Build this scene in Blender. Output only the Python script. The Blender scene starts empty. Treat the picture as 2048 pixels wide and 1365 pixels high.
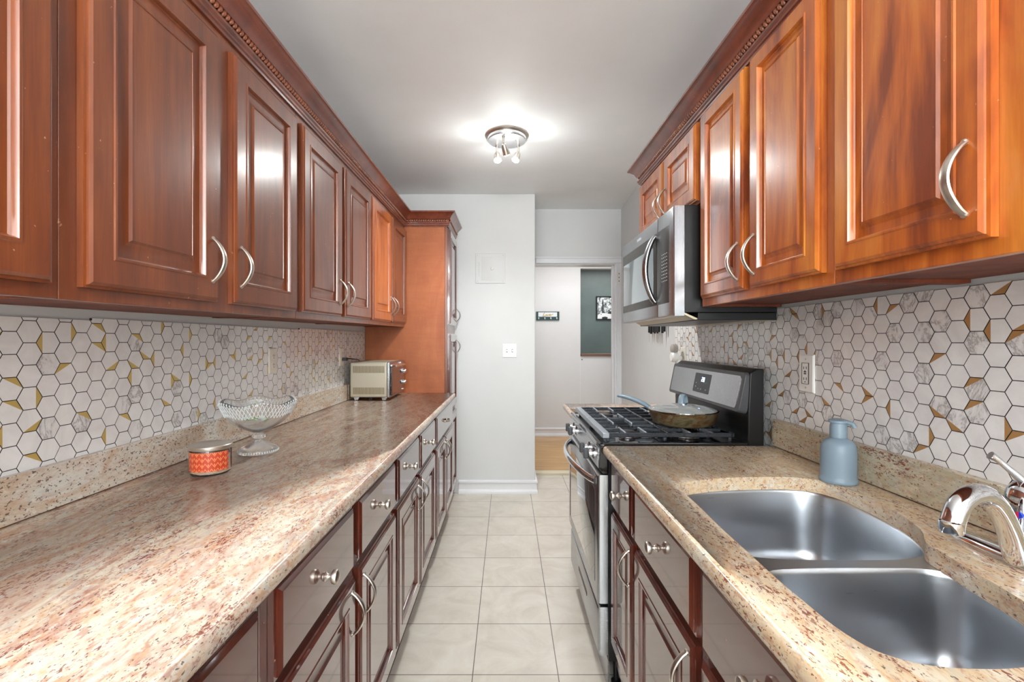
import bpy, bmesh, math, random
from mathutils import Vector, Matrix, noise
random.seed(7)
PI = math.pi
scene = bpy.context.scene
COL = scene.collection
H = 1.295                      # eye height

# ---------------------------------------------------------------- camera, exposure, world, big lights
cam_d = bpy.data.cameras.new('camera'); cam = bpy.data.objects.new('camera', cam_d); COL.objects.link(cam)
cam.location = (0, 0, H); cam.rotation_euler = (PI/2, 0, 0)
cam_d.sensor_width = 36; cam_d.lens = 947/2048*36; cam_d.shift_x = 9/2048; cam_d.clip_start = .02
scene.camera = cam
scene.view_settings.view_transform = 'Standard'; scene.view_settings.look = 'None'
scene.view_settings.exposure = 0.62; scene.view_settings.gamma = 1
scene.view_settings.use_curve_mapping = False
w = bpy.data.worlds.new('world'); scene.world = w; w.use_nodes = True
w.node_tree.nodes['Background'].inputs[0].default_value = (.75, .85, 1, 1)
w.node_tree.nodes['Background'].inputs[1].default_value = .6

def area(name, loc, rot, sx, sy, power, color=(1, 1, 1)):
    d = bpy.data.lights.new(name, 'AREA'); d.shape = 'RECTANGLE'; d.size = sx; d.size_y = sy
    d.energy = power; d.color = color
    o = bpy.data.objects.new(name, d); COL.objects.link(o); o.location = loc; o.rotation_euler = rot
    return o
area('rear_fill', (0, -2.58, 1.6), (PI/2, 0, 0), 1.4, 1.2, 60, (.92, 1, 1))       # added fill light at the invented rear window, shining towards +Y
area('overhead_fill', (0, -1.2, 2.52), (0, 0, 0), .6, .6, 1.5, (.94, 1, .99))          # added overhead fill behind the camera, no fixture there
area('ceiling_uplight_fill', (0, -1.7, 2.0), (PI/2+1.1, 0, 0), .8, .5, 52, (.97, 1, 1))                    # added uplight behind the camera, put in to brighten the ceiling
area('hall_fill', (.9, 5.5, 2.5), (0, 0, 0), .9, .6, 13, (1, .98, .96))  # added fill to brighten the hall, no fixture modelled
area('living_room_fill', (1.6, 7.25, 2.5), (0, 0, 0), .8, .5, 12, (1, .98, .96))  # added fill that lifts the grey-green wall past the opening

# ---------------------------------------------------------------- materials
def lin(c):
    return tuple(((v/255)/12.92 if v/255 <= .04045 else ((v/255+.055)/1.055)**2.4) for v in c)+(1,)

class NT:
    def __init__(s, name):
        s.m = bpy.data.materials.new(name); s.m.use_nodes = True
        s.t = s.m.node_tree; s.b = s.t.nodes['Principled BSDF']
    def n(s, typ, **kw):
        nd = s.t.nodes.new(typ)
        for k, v in kw.items(): setattr(nd, k, v)
        return nd
    def l(s, a, b): s.t.links.new(a, b)
    def set(s, **kw):
        for k, v in kw.items(): s.b.inputs[k.replace('_', ' ')].default_value = v
    def noise(s, vec, scale, detail=4, rough=.5, dist=0):
        n = s.n('ShaderNodeTexNoise'); n.inputs['Scale'].default_value = scale; n.inputs['Detail'].default_value = detail
        n.inputs['Roughness'].default_value = rough; n.inputs['Distortion'].default_value = dist
        if vec is not None: s.l(vec, n.inputs['Vector'])
        return n.outputs['Fac']
    def mapping(s, vec, scale=(1, 1, 1), rot=(0, 0, 0), loc=(0, 0, 0)):
        n = s.n('ShaderNodeMapping'); n.inputs['Scale'].default_value = scale; n.inputs['Rotation'].default_value = rot
        n.inputs['Location'].default_value = loc; s.l(vec, n.inputs['Vector']); return n.outputs[0]
    def ramp(s, fac, stops, interp='LINEAR'):
        n = s.n('ShaderNodeValToRGB'); cr = n.color_ramp; cr.interpolation = interp
        while len(cr.elements) < len(stops): cr.elements.new(.5)
        for e, (p, c) in zip(cr.elements, stops):
            e.position = p; e.color = c if len(c) == 4 else lin(c)
        s.l(fac, n.inputs[0]); return n.outputs[0]
    def mix(s, fac, a, b, mode='MIX'):
        n = s.n('ShaderNodeMix', data_type='RGBA', blend_type=mode)
        for v, i in ((fac, 0), (a, 6), (b, 7)):
            if hasattr(v, 'is_linked'): s.l(v, n.inputs[i])
            else: n.inputs[i].default_value = v
        return n.outputs[2]
    def math(s, op, a, b=None):
        n = s.n('ShaderNodeMath', operation=op)
        for v, i in ((a, 0), (b, 1)):
            if v is None: continue
            if hasattr(v, 'is_linked'): s.l(v, n.inputs[i])
            else: n.inputs[i].default_value = v
        return n.outputs[0]
    def bump(s, fac, strength=.2, dist=.01):
        n = s.n('ShaderNodeBump'); n.inputs['Strength'].default_value = strength; n.inputs['Distance'].default_value = dist
        s.l(fac, n.inputs['Height']); s.l(n.outputs[0], s.b.inputs['Normal'])
    def pos(s): return s.n('ShaderNodeNewGeometry').outputs['Position']
    def obj(s, rnd=True):
        o = s.n('ShaderNodeTexCoord').outputs['Object']
        if not rnd: return o
        r = s.n('ShaderNodeObjectInfo').outputs['Random']
        m = s.math('MULTIPLY', r, 37.0)
        a = s.n('ShaderNodeVectorMath', operation='ADD'); s.l(o, a.inputs[0])
        c = s.n('ShaderNodeCombineXYZ'); s.l(m, c.inputs[0]); s.l(m, c.inputs[1]); s.l(m, c.inputs[2])
        s.l(c.outputs[0], a.inputs[1]); return a.outputs[0]

def plain(name, rgb, rough=.5, metal=0, coat=0, emit=None, estr=0, **kw):
    n = NT(name); n.set(Base_Color=lin(rgb), Roughness=rough, Metallic=metal, Coat_Weight=coat)
    if emit: n.set(Emission_Color=lin(emit), Emission_Strength=estr)
    for k_, v_ in kw.items(): n.b.inputs[k_].default_value = v_
    # a faint unevenness so that no surface is perfectly uniform
    f = n.noise(n.obj(False), 35, 3)
    r = n.n('ShaderNodeMapRange'); n.l(f, r.inputs[0]); r.inputs[3].default_value = max(.0, rough-.06); r.inputs[4].default_value = min(1, rough+.06)
    n.l(r.outputs[0], n.b.inputs['Roughness'])
    return n.m

def wood(name, dark, mid, light, rough=.33, coat=.7, crough=.2, blot=.55, scale=(16, 16, 1.3), cior=1.5, spread=.17):
    n = NT(name); v = n.obj()
    g = n.noise(n.mapping(v, scale), 2.2, 7, .6, .6)
    b = n.noise(n.mapping(v, (3.5, 3.5, 1.1)), 1.6, 4, .55, 1.2)
    f = n.mix(blot, g, b)
    c = n.ramp(f, [(.5-spread, dark), (.50, mid), (.5+spread, light)])
    fine = n.noise(n.mapping(v, (150, 150, 5)), 2, 3, .6)
    c = n.mix(.16, c, n.ramp(fine, [(.3, (60, 30, 20)), (.7, (255, 240, 225))]), 'MULTIPLY')
    wv = n.noise(v, 95, 2, .5)                                  # tiny chips in the varnish
    chip = n.ramp(wv, [(.755, (0, 0, 0)), (.765, (255, 255, 255))])
    c = n.mix(n.math('MULTIPLY', chip, .55), c, lin((220, 170, 130)))
    n.l(c, n.b.inputs['Base Color'])
    n.set(Roughness=rough, Coat_Weight=coat, Coat_Roughness=crough, Coat_IOR=cior)
    n.bump(g, .05, .002)
    return n.m

def granite(name, cols, spin=.12, red=1.0, speck=1.0, seed=0, grain=1.0):
    n = NT(name); p = n.pos()
    m1 = n.mapping(p, (3.0, .8, 3.0), (0, 0, spin), (seed, seed*.7, 0))
    big = n.noise(m1, 3.0, 7, .66, 1.0)
    c = n.ramp(big, [(.28, cols[0]), (.40, cols[1]), (.50, cols[2]), (.60, cols[3]), (.72, cols[4])])
    m2 = n.mapping(p, (1, .40, 1), (0, 0, spin), (seed*2, 0, 0))
    # interlocked crystals: grey quartz, tan and pink feldspar
    q = n.noise(m2, 48, 6, .72, .6)
    c = n.mix(n.ramp(q, [(.50, (0, 0, 0)), (.60, (190*grain,)*3)]), c, lin((180, 180, 174)))
    q2 = n.noise(n.mapping(m2, (1, 1, 1), (0, 0, 0), (4, 7, 2)), 62, 6, .7, .5)
    c = n.mix(n.ramp(q2, [(.50, (0, 0, 0)), (.62, (200*grain,)*3)]), c, lin((192, 142, 100)))
    q3 = n.noise(n.mapping(m2, (1, 1, 1), (0, 0, 0), (9, 1, 5)), 90, 5, .7, .5)
    c = n.mix(n.ramp(q3, [(.52, (0, 0, 0)), (.62, (200*grain,)*3)]), c, lin((156, 100, 84)))
    wt = n.noise(n.mapping(p, (1, .6, 1), (0, 0, spin), (9, seed, 4)), 75, 4, .6)
    c = n.mix(n.ramp(wt, [(.58, (0, 0, 0)), (.70, (190, 190, 190))]), c, lin((226, 218, 206)))
    # garnet red flecks, gathered in clusters
    clus = n.noise(m1, 6.5, 4, .65)
    fl = n.noise(m2, 230, 4, .65, .6)
    s = n.math('ADD', fl, n.math('MULTIPLY', clus, .62))
    rf = n.ramp(s, [(.925-.025*red, (0, 0, 0)), (.955, (235, 235, 235))])
    c = n.mix(rf, c, lin((116, 44, 34)))
    # black mica
    bk = n.noise(n.mapping(p, (1, .6, 1), (0, 0, spin), (5+seed, 3, 1)), 190, 2, .5)
    bf = n.ramp(bk, [(.70-.035*speck, (0, 0, 0)), (.72-.035*speck, (225, 225, 225))])
    c = n.mix(bf, c, lin((56, 52, 54)))
    n.l(c, n.b.inputs['Base Color']); n.set(Roughness=.22, Coat_Weight=.12, Coat_Roughness=.06, Specular_IOR_Level=.3)
    return n.m

def steel(name, rgb=(176, 178, 182), rough=.25, stretch=(1, 200, 200), streak=.12):
    n = NT(name); v = n.obj(False)
    f = n.noise(n.mapping(v, stretch), 3, 4, .6)
    n.set(Base_Color=lin(rgb), Metallic=1)
    r = n.n('ShaderNodeMapRange'); n.l(f, r.inputs[0]); r.inputs[3].default_value = max(.02, rough-streak); r.inputs[4].default_value = rough+streak
    n.l(r.outputs[0], n.b.inputs['Roughness']); n.bump(f, .02, .001)
    return n.m

def paint(name, rgb, rough=.55, mottled=.03, spots=False):
    n = NT(name); p = n.pos()
    f = n.noise(p, 2.5, 4, .6)
    a = tuple(min(255, v*(1-mottled)) for v in rgb); b = tuple(min(255, v*(1+mottled)) for v in rgb)
    n.l(n.ramp(f, [(.3, a), (.7, b)]), n.b.inputs['Base Color'])
    n.set(Roughness=rough); n.bump(n.noise(p, 60, 3), .06, .004)
    return n.m

M = {}
M['wood_left'] = wood('cherry_wood_dark', (84, 38, 18), (125, 61, 28), (154, 84, 40), spread=.24, blot=.62)
M['wood_left_orange'] = wood('cherry_wood_orange', (140, 62, 20), (182, 92, 34), (206, 118, 50))
M['wood_right'] = wood('cherry_wood_amber', (130, 56, 18), (188, 96, 30), (212, 128, 48), blot=.72, spread=.12)
M['wood_right_frame'] = wood('cherry_wood_rail', (104, 42, 20), (136, 62, 30), (160, 82, 40))
M['wood_base'] = wood('mahogany_varnish', (66, 24, 15), (92, 36, 22), (116, 52, 32), rough=.26, coat=1, crough=.05, cior=1.9)
M['wood_crown'] = wood('crown_varnish', (88, 38, 24), (122, 56, 36), (148, 76, 48), scale=(16, 1.3, 16))
M['wood_dull'] = wood('dull_cabinet_underside', (84, 36, 20), (116, 54, 30), (138, 70, 40), rough=.6, coat=.0)
M['wood_rope'] = wood('rope_bead_varnish', (104, 52, 32), (140, 76, 46), (166, 98, 62), scale=(16, 16, 16))
M['veneer'] = wood('veneer_panel', (158, 82, 40), (172, 93, 47), (184, 106, 58), rough=.5, coat=.08, crough=.3, blot=.7, scale=(2.5, 2.5, 18))
M['granite'] = granite('granite_pink', [(200, 184, 164), (192, 160, 142), (208, 196, 176), (178, 140, 124), (200, 196, 190)], .10)
M['granite_r'] = granite('granite_cream', [(204, 176, 144), (212, 194, 168), (206, 180, 146), (214, 202, 180), (200, 194, 182)], .06, seed=3, grain=.9, red=.35)
M['granite_splash'] = granite('granite_speckled', [(186, 176, 160), (204, 198, 186), (190, 168, 146), (208, 204, 194), (172, 158, 144)], .1, red=-1.5, speck=2.4, seed=6, grain=.7)
M['granite_splash_r'] = granite('granite_speckled_warm', [(194, 176, 148), (202, 192, 166), (182, 172, 148), (206, 194, 168), (184, 176, 156)], .1, red=1.0, speck=1.2, seed=8, grain=.8)
M['ceiling'] = paint('ceiling_paint', (240, 241, 242), .6, .012)
M['wall'] = paint('wall_paint', (214, 214, 214), .55, .012)
M['trim'] = paint('trim_gloss', (228, 228, 231), .3, .008)
M['green_wall'] = paint('grey_green_paint', (100, 115, 113), .38, .06)
M['steel'] = steel('brushed_steel')
M['steel_h'] = steel('brushed_steel_upright', (170, 172, 176), .24, (200, 200, 1))
M['sink'] = steel('sink_steel', (196, 200, 206), .30, (6, 6, 140), .06)
M['nickel'] = steel('satin_nickel', (216, 208, 198), .34, (60, 60, 60), .05)
M['chrome'] = plain('chrome', (225, 228, 232), .07, 1)
M['black'] = plain('black_enamel', (16, 17, 20), .12, 0, .6)
M['black_matte'] = plain('black_plastic', (17, 17, 19), .36)
M['dark_grey'] = plain('charcoal_plastic', (70, 71, 74), .35)
M['iron'] = plain('cast_iron', (60, 64, 70), .28, .5)
M['iron_light'] = plain('highlit_iron', (168, 176, 186), .3, .75)  # brighter copy of the cast iron, grate highlights put into the colour
M['glass_black'] = plain('black_glass', (10, 12, 16), .04, 0, 1)
M['glass_door'] = plain('oven_glass', (78, 80, 84), .05, .75, 1)
M['mw_dark'] = plain('microwave_bezel', (64, 62, 60), .3, **{'Specular IOR Level': .25})
M['mw_glass'] = plain('microwave_glass', (140, 158, 166), .10, .5, 1)
M['white_plastic'] = plain('white_plastic', (240, 238, 234), .3)
M['ivory_plastic'] = plain('ivory_plastic', (232, 226, 214), .3)
M['slot'] = plain('socket_slot', (60, 54, 50), .5)
M['grout'] = plain('dark_grout', (52, 50, 50), .8)
M['gold'] = plain('gold_inlay', (206, 176, 104), .35, .3)
M['bronze'] = plain('bronze_inlay', (186, 142, 92), .35, .3)
M['soap'] = plain('grey_blue_plastic', (126, 143, 156), .42)
M['champagne'] = plain('champagne_metal', (184, 176, 158), .38, .35)
M['vent'] = plain('vent_slot', (128, 112, 82), .6)
M['bulb'] = plain('lamp_bulb', (255, 255, 255), .3, emit=(255, 255, 250), estr=30)
M['display'] = plain('clock_digits', (180, 210, 255), .3, emit=(170, 205, 255), estr=6)
M['display_bg'] = plain('display_panel', (30, 34, 48), .25, 0, .1, **{'Specular IOR Level': .3})
M['red'] = plain('red_dot', (210, 30, 60), .3)
M['blue'] = plain('blue_dot', (30, 60, 190), .3)
M['teal'] = plain('dark_teal_wood', (28, 62, 62), .5)
M['sign_panel'] = plain('pale_sign_panel', (222, 230, 232), .5)
M['sign_gold'] = plain('gold_lettering', (204, 168, 84), .4)
M['frame_black'] = plain('black_picture_frame', (18, 22, 26), .35)
M['leaf'] = plain('green_leaf', (104, 176, 40), .45)
M['petal'] = plain('white_petal', (236, 240, 232), .6)
M['brown_ledge'] = plain('brown_ledge', (112, 80, 62), .4)
M['toe'] = plain('toe_kick', (66, 40, 32), .5)
M['wax'] = plain('pale_wax', (236, 200, 172), .5)
M['white_enamel'] = plain('white_marks', (214, 218, 222), .4)
M['copper'] = plain('warm_reflective_steel', (190, 176, 168), .16, 1)
M['filter'] = plain('vent_filter', (200, 188, 160), .35, .7)

# pan metal, burnt towards brown
n = NT('burnt_pan'); v = n.obj(False)
f = n.noise(n.mapping(v, (5, 5, 9)), 3, 5, .65, .5)
n.l(n.ramp(f, [(.3, (84, 66, 42)), (.46, (140, 126, 94)), (.58, (118, 76, 40)), (.72, (160, 150, 122))]), n.b.inputs['Base Color'])
n.set(Metallic=.5, Roughness=.34); M['pan'] = n.m

# clear glass
def glass(name, rough=.0, tint=(250, 252, 252), bumpscale=None):
    n = NT(name); n.set(Base_Color=lin(tint), Roughness=rough, Transmission_Weight=1.0, IOR=1.45)
    if bumpscale:
        v = n.obj(False)
        n.bump(n.noise(v, bumpscale, 1), .3, .003)
    return n.m
M['glass'] = glass('clear_glass')
M['crystal'] = glass('cut_crystal', .02, (252, 254, 255)); M['crystal'].node_tree.nodes['Principled BSDF'].inputs['Transmission Weight'].default_value = .93
M['cut'] = glass('crystal_ridges', .08, (252, 254, 255)); M['cut'].node_tree.nodes['Principled BSDF'].inputs['Transmission Weight'].default_value = .45
M['lid_glass'] = glass('lid_glass', .05, (240, 244, 244)); M['lid_glass'].node_tree.nodes['Principled BSDF'].inputs['Transmission Weight'].default_value = .72

# orange candle label with rows of pale leaf strokes and zigzags
n = NT('orange_candle_label'); v = n.n('ShaderNodeTexCoord').outputs['UV']
sp = n.n('ShaderNodeSeparateXYZ'); n.l(v, sp.inputs[0])
u = n.math('MULTIPLY', sp.outputs[0], 22); vv = n.math('MULTIPLY', sp.outputs[1], 3.4)
tri = n.math('ABSOLUTE', n.math('SUBTRACT', n.math('FRACT', u), .5))
z1 = n.math('FRACT', n.math('ADD', vv, n.math('MULTIPLY', tri, 1.5)))
b1 = n.math('LESS_THAN', n.math('ABSOLUTE', n.math('SUBTRACT', z1, .5)), .10)
u2 = n.math('ABSOLUTE', n.math('SUBTRACT', n.math('FRACT', n.math('ADD', u, .5)), .5))
fv = n.math('FRACT', n.math('ADD', vv, .1))
petal = n.math('MULTIPLY', n.math('LESS_THAN', u2, n.math('MULTIPLY', n.math('SUBTRACT', .62, fv), .34)), n.math('GREATER_THAN', fv, .12))
msk = n.math('MAXIMUM', b1, petal)
n.l(n.mix(msk, lin((190, 62, 30)), lin((222, 132, 88))), n.b.inputs['Base Color']); n.set(Roughness=.4, Coat_Weight=.6); M['label'] = n.m

# marble tiles
def marble(name, veins):
    n = NT(name); p = n.pos()
    c = lin((231, 228, 226))
    f = n.noise(p, 9, 5, .6, 1.5)
    base = n.ramp(f, [(.35, (226, 222, 221)), (.65, (238, 236, 234))])
    if veins:
        d = n.math('ABSOLUTE', n.math('SUBTRACT', n.noise(n.mapping(p, (1, 1, .6), (.6, .3, 0)), 16, 6, .7, .6), .5))
        vf = n.ramp(d, [(0, (215, 215, 215)), (.03, (120, 120, 120)), (.09, (0, 0, 0))])
        base = n.mix(vf, base, lin((128, 116, 112)))
        cl = n.ramp(n.noise(p, 22, 4, .6), [(.5, (0, 0, 0)), (.7, (110, 110, 110))])
        base = n.mix(cl, base, lin((186, 178, 174)))
    n.l(base, n.b.inputs['Base Color']); n.set(Roughness=.22, Coat_Weight=.3)
    return n.m
M['tile'] = marble('white_hex_tile', False)
M['tile_veined'] = marble('veined_hex_tile', True)

# floor tiles: 33 cm grid with thin dark joints
def joint_mask(n, co, off, pitch, half):
    a = n.math('FRACT', n.math('DIVIDE', n.math('SUBTRACT', co, off), pitch))
    d = n.math('ABSOLUTE', n.math('SUBTRACT', a, .5))
    return n.math('GREATER_THAN', d, .5-half/pitch)
n = NT('ceramic_floor'); p = n.pos(); sp = n.n('ShaderNodeSeparateXYZ'); n.l(p, sp.inputs[0])
jm = n.math('MAXIMUM', joint_mask(n, sp.outputs[0], -.135-3.31, .331, .0017), joint_mask(n, sp.outputs[1], 1.836-3.3, .330, .0017))
f = n.noise(n.mapping(p, (1, 1, 1)), 5, 6, .65, 1.4)
c = n.ramp(f, [(.3, (205, 195, 181)), (.5, (216, 207, 194)), (.72, (226, 219, 208))])
vein = n.math('ABSOLUTE', n.math('SUBTRACT', n.noise(p, 7, 4, .7, 1.5), .5))
c = n.mix(n.ramp(vein, [(0, (70, 70, 70)), (.012, (0, 0, 0))]), c, lin((236, 230, 220)))
c = n.mix(jm, c, lin((92, 82, 74)))
n.l(c, n.b.inputs['Base Color']); n.set(Roughness=.34, Coat_Weight=.15, Coat_Roughness=.12)
iv = n.math('SUBTRACT', 1.0, jm); n.bump(iv, .4, .002); M['floor'] = n.m

# oak boards in the hall, running across
n = NT('oak_boards'); p = n.pos(); sp = n.n('ShaderNodeSeparateXYZ'); n.l(p, sp.inputs[0])
row = n.math('FLOOR', n.math('DIVIDE', sp.outputs[1], .057))
cb = n.n('ShaderNodeCombineXYZ'); n.l(n.math('MULTIPLY', sp.outputs[0], 1.6), cb.inputs[0]); n.l(n.math('MULTIPLY', sp.outputs[1], 30), cb.inputs[1]); n.l(n.math('MULTIPLY', row, 7.3), cb.inputs[2])
f = n.noise(cb.outputs[0], 1.6, 5, .6, .6)
wn = n.n('ShaderNodeTexWhiteNoise', noise_dimensions='1D'); n.l(row, wn.inputs['W'])
c = n.ramp(f, [(.3, (172, 122, 60)), (.5, (200, 152, 84)), (.7, (222, 180, 110))])
c = n.mix(n.math('MULTIPLY', wn.outputs['Value'], .25), c, lin((168, 118, 58)))
jm = joint_mask(n, sp.outputs[1], 0, .057, .0008)
c = n.mix(jm, c, lin((120, 78, 36)))
n.l(c, n.b.inputs['Base Color']); n.set(Roughness=.3, Coat_Weight=.3); M['oak'] = n.m

# black and white street photograph (plain, generic)
n = NT('street_photo'); v = n.obj(False)
f = n.noise(n.mapping(v, (1, 1, .7)), 26, 5, .7, .8)
n.l(n.ramp(f, [(.40, (40, 46, 48)), (.50, (150, 160, 160)), (.56, (238, 242, 242))]), n.b.inputs['Base Color']); n.set(Roughness=.3, Coat_Weight=.5); M['photo'] = n.m
M['photo_white'] = plain('photo_white', (238, 240, 242), .4)
M['photo_dark'] = plain('photo_dark', (44, 50, 52), .4)

# ---------------------------------------------------------------- mesh helpers
def BM(): return bmesh.new()
def quad(bm, vs, mi=0):
    f = bm.faces.new(vs); f.material_index = mi; return f
def box(bm, x0, x1, y0, y1, z0, z1, mi=0, rot=None, pivot=None):
    if x0 > x1: x0, x1 = x1, x0
    v = [bm.verts.new((x, y, z)) for z in (z0, z1) for y in (y0, y1) for x in (x0, x1)]
    for i in ((0, 2, 3, 1), (4, 5, 7, 6), (0, 1, 5, 4), (2, 6, 7, 3), (0, 4, 6, 2), (1, 3, 7, 5)): quad(bm, [v[k] for k in i], mi)
    if rot is not None:
        bmesh.ops.rotate(bm, verts=v, cent=pivot or ((x0+x1)/2, (y0+y1)/2, (z0+z1)/2), matrix=rot)
    return v
def ring_faces(bm, a, b, mi=0, closed=True):
    n = len(a)
    for i in range(n if closed else n-1):
        j = (i+1) % n
        quad(bm, (a[i], a[j], b[j], b[i]), mi)
def lathe(bm, prof, c, seg=28, axis='z', mi=0, flip=1, wave=None, sx=1, sy=1):
    rings = []
    for k, (r, h) in enumerate(prof):
        if r < 1e-6:
            p = Vector((0, 0, h)); pts = [p]
        else:
            pts = []
            for i in range(seg):
                a = 2*PI*i/seg
                rr = r; hh = h
                if wave: rr, hh = wave(k, a, r, h)
                pts.append(Vector((rr*math.cos(a)*sx, rr*math.sin(a)*sy, hh)))
        out = []
        for p in pts:
            if axis == 'z': q = Vector((p.x, p.y, p.z))
            elif axis == 'x': q = Vector((p.z*flip, p.x, p.y))
            else: q = Vector((p.x, p.z*flip, p.y))
            out.append(bm.verts.new(Vector(c)+q))
        rings.append(out)
    for a, b in zip(rings, rings[1:]):
        if len(a) == 1 and len(b) == 1: continue
        if len(a) == 1:
            for i in range(len(b)): quad(bm, (a[0], b[i], b[(i+1) % len(b)]), mi)
        elif len(b) == 1:
            for i in range(len(a)): quad(bm, (a[i], a[(i+1) % len(a)], b[0]), mi)
        else: ring_faces(bm, a, b, mi)
    return rings
def tube(bm, pts, r, seg=10, mi=0, flat=(1, 1), up=None):
    pts = [Vector(p) for p in pts]; n = len(pts)
    rs = r if isinstance(r, (list, tuple)) else [r]*n
    t0 = (pts[1]-pts[0]).normalized()
    u = Vector(up) if up else (Vector((0, 0, 1)) if abs(t0.z) < .9 else Vector((1, 0, 0)))
    rings = []
    for i, p in enumerate(pts):
        t = (pts[min(i+1, n-1)]-pts[max(i-1, 0)]).normalized()
        s = t.cross(u).normalized(); uu = s.cross(t).normalized(); u = uu
        rings.append([bm.verts.new(p+s*rs[i]*flat[0]*math.cos(2*PI*k/seg)+uu*rs[i]*flat[1]*math.sin(2*PI*k/seg)) for k in range(seg)])
    for a, b in zip(rings, rings[1:]): ring_faces(bm, a, b, mi)
    quad(bm, rings[0][::-1], mi); quad(bm, rings[-1], mi)
def spline(pts, n=8, closed=False):
    pts = [Vector(p) for p in pts]; out = []; m = len(pts)
    rng = range(m) if closed else range(m-1)
    for i in rng:
        if closed: p0, p1, p2, p3 = pts[(i-1) % m], pts[i], pts[(i+1) % m], pts[(i+2) % m]
        else: p0, p1, p2, p3 = pts[max(i-1, 0)], pts[i], pts[i+1], pts[min(i+2, m-1)]
        for k in range(n):
            t = k/n
            out.append(.5*((2*p1)+(-p0+p2)*t+(2*p0-5*p1+4*p2-p3)*t*t+(-p0+3*p1-3*p2+p3)*t**3))
    if not closed: out.append(pts[-1])
    return out
def sweep(bm, path, prof, side=1, mi=0):
    """path: plan points; prof: (outward, z). Mitred corners. Outward is to the left of travel for side=1."""
    P = [Vector((p[0], p[1])) for p in path]; n = len(P); rings = []
    for i in range(n):
        d1 = (P[i]-P[i-1]).normalized() if i > 0 else (P[1]-P[0]).normalized()
        d2 = (P[i+1]-P[i]).normalized() if i < n-1 else d1
        n1 = Vector((-d1.y, d1.x))*side; n2 = Vector((-d2.y, d2.x))*side
        m = (n1+n2).normalized(); m = m/max(.2, m.dot(n1))
        rings.append([bm.verts.new((P[i].x+m.x*o, P[i].y+m.y*o, z)) for o, z in prof])
    for a, b in zip(rings, rings[1:]): ring_faces(bm, a, b, mi)
    quad(bm, rings[0][::-1], mi); quad(bm, rings[-1], mi)
def poly_extrude(bm, pts, z0, z1, mi=0, hole=None, mi_side=None):
    ms = mi if mi_side is None else mi_side
    def loop(p, z): return [bm.verts.new((x, y, z)) for x, y in p]
    def edges(l):
        return [bm.edges.new((l[i], l[(i+1) % len(l)])) for i in range(len(l))]
    for z in (z0, z1):
        lo = loop(pts, z); es = edges(lo)
        if hole is not None:
            lh = loop(hole, z); es += edges(lh)
        r = bmesh.ops.triangle_fill(bm, edges=es, use_beauty=True)
        for f in r['geom']:
            if isinstance(f, bmesh.types.BMFace): f.material_index = mi
        if z == z0: a, ah = lo, (lh if hole is not None else None)
        else:
            ring_faces(bm, a, lo, ms)
            if hole is not None: ring_faces(bm, ah, lh, ms)

def obj(name, bm, mats, parent=None, loc=None, bevel=0, sharp=.6, seg=2, fn=None):
    if fn:
        for v in bm.verts: v.co = fn(v.co)
    base = Vector((0, 0, 0))
    if loc is not None: base = Vector(loc)
    elif parent is not None: base = parent.matrix_basis.translation if parent.parent is None else parent.parent.matrix_basis.translation
    bmesh.ops.remove_doubles(bm, verts=bm.verts, dist=1e-6)
    bmesh.ops.recalc_face_normals(bm, faces=bm.faces)
    for e in bm.edges:
        if len(e.link_faces) == 2 and e.calc_face_angle(0) > sharp: e.smooth = False
    for f in bm.faces: f.smooth = True
    if base.length: bmesh.ops.translate(bm, verts=bm.verts, vec=-base)
    me = bpy.data.meshes.new(name); bm.to_mesh(me); bm.free()
    for m in (mats if isinstance(mats, (list, tuple)) else [mats]): me.materials.append(M[m] if isinstance(m, str) else m)
    o = bpy.data.objects.new(name, me); COL.objects.link(o)
    if parent is not None: o.parent = parent
    if parent is None: o.location = base
    if bevel:
        md = o.modifiers.new('soft_edges', 'BEVEL'); md.width = bevel; md.segments = seg; md.limit_method = 'ANGLE'; md.angle_limit = .7
    return o
def thing(name, label, cat, loc, group=None):
    o = bpy.data.objects.new(name, None); COL.objects.link(o); o.location = loc; o.empty_display_size = .05
    o['label'] = label; o['category'] = cat
    if group: o['group'] = group
    return o
def tag(o, label, cat, group=None, kind=None):
    o['label'] = label; o['category'] = cat
    if group: o['group'] = group
    if kind: o['kind'] = kind
    return o
def struct(name, bm, mats, parent=None, **kw):
    o = obj(name, bm, mats, parent, **kw)
    o['kind'] = 'structure'
    return o
# ---------------------------------------------------------------- the room
CEIL = 2.548; WL = -1.06; WR = 1.0
YA = 4.03; YB = 4.50; YT = 4.66; YC = 6.36; YG = 8.0
bm = BM(); box(bm, -1.3, 1.6, -2.8, 4.565, -.08, 0); struct('floor', bm, 'floor')
bm = BM(); box(bm, -.9, 2.7, 4.66, 8.2, -.08, .018); struct('floor_hall', bm, 'oak')
bm = BM(); box(bm, -1.3, 2.7, -2.8, 8.2, CEIL, CEIL+.1); struct('ceiling', bm, 'ceiling')
bm = BM(); box(bm, WL-.15, WL, -2.6, YA, 0, CEIL); struct('wall_left', bm, 'wall')
bm = BM()
poly_extrude(bm, [(WR, -2.6), (WR, 2.82), (1.08, YB), (1.3, YB), (1.3, -2.6)], 0, CEIL)
struct('wall_right', bm, 'wall')
bm = BM(); box(bm, -1.21, .234, YA, YT, 0, CEIL); struct('wall_back', bm, 'wall', bevel=.004)
bm = BM()
box(bm, .235, 1.4, YB, YT, 2.045, CEIL); box(bm, 1.045, 1.4, YB, YT, 0, 2.044)
struct('wall_door', bm, 'wall')
bm = BM()     # wall behind the camera, with an invented window opening for the fill light
box(bm, -1.21, -.75, -2.78, -2.6, 0, CEIL); box(bm, .75, 1.3, -2.78, -2.6, 0, CEIL)
box(bm, -.75, .75, -2.78, -2.6, 0, .95); box(bm, -.75, .75, -2.78, -2.6, 2.25, CEIL)
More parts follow.
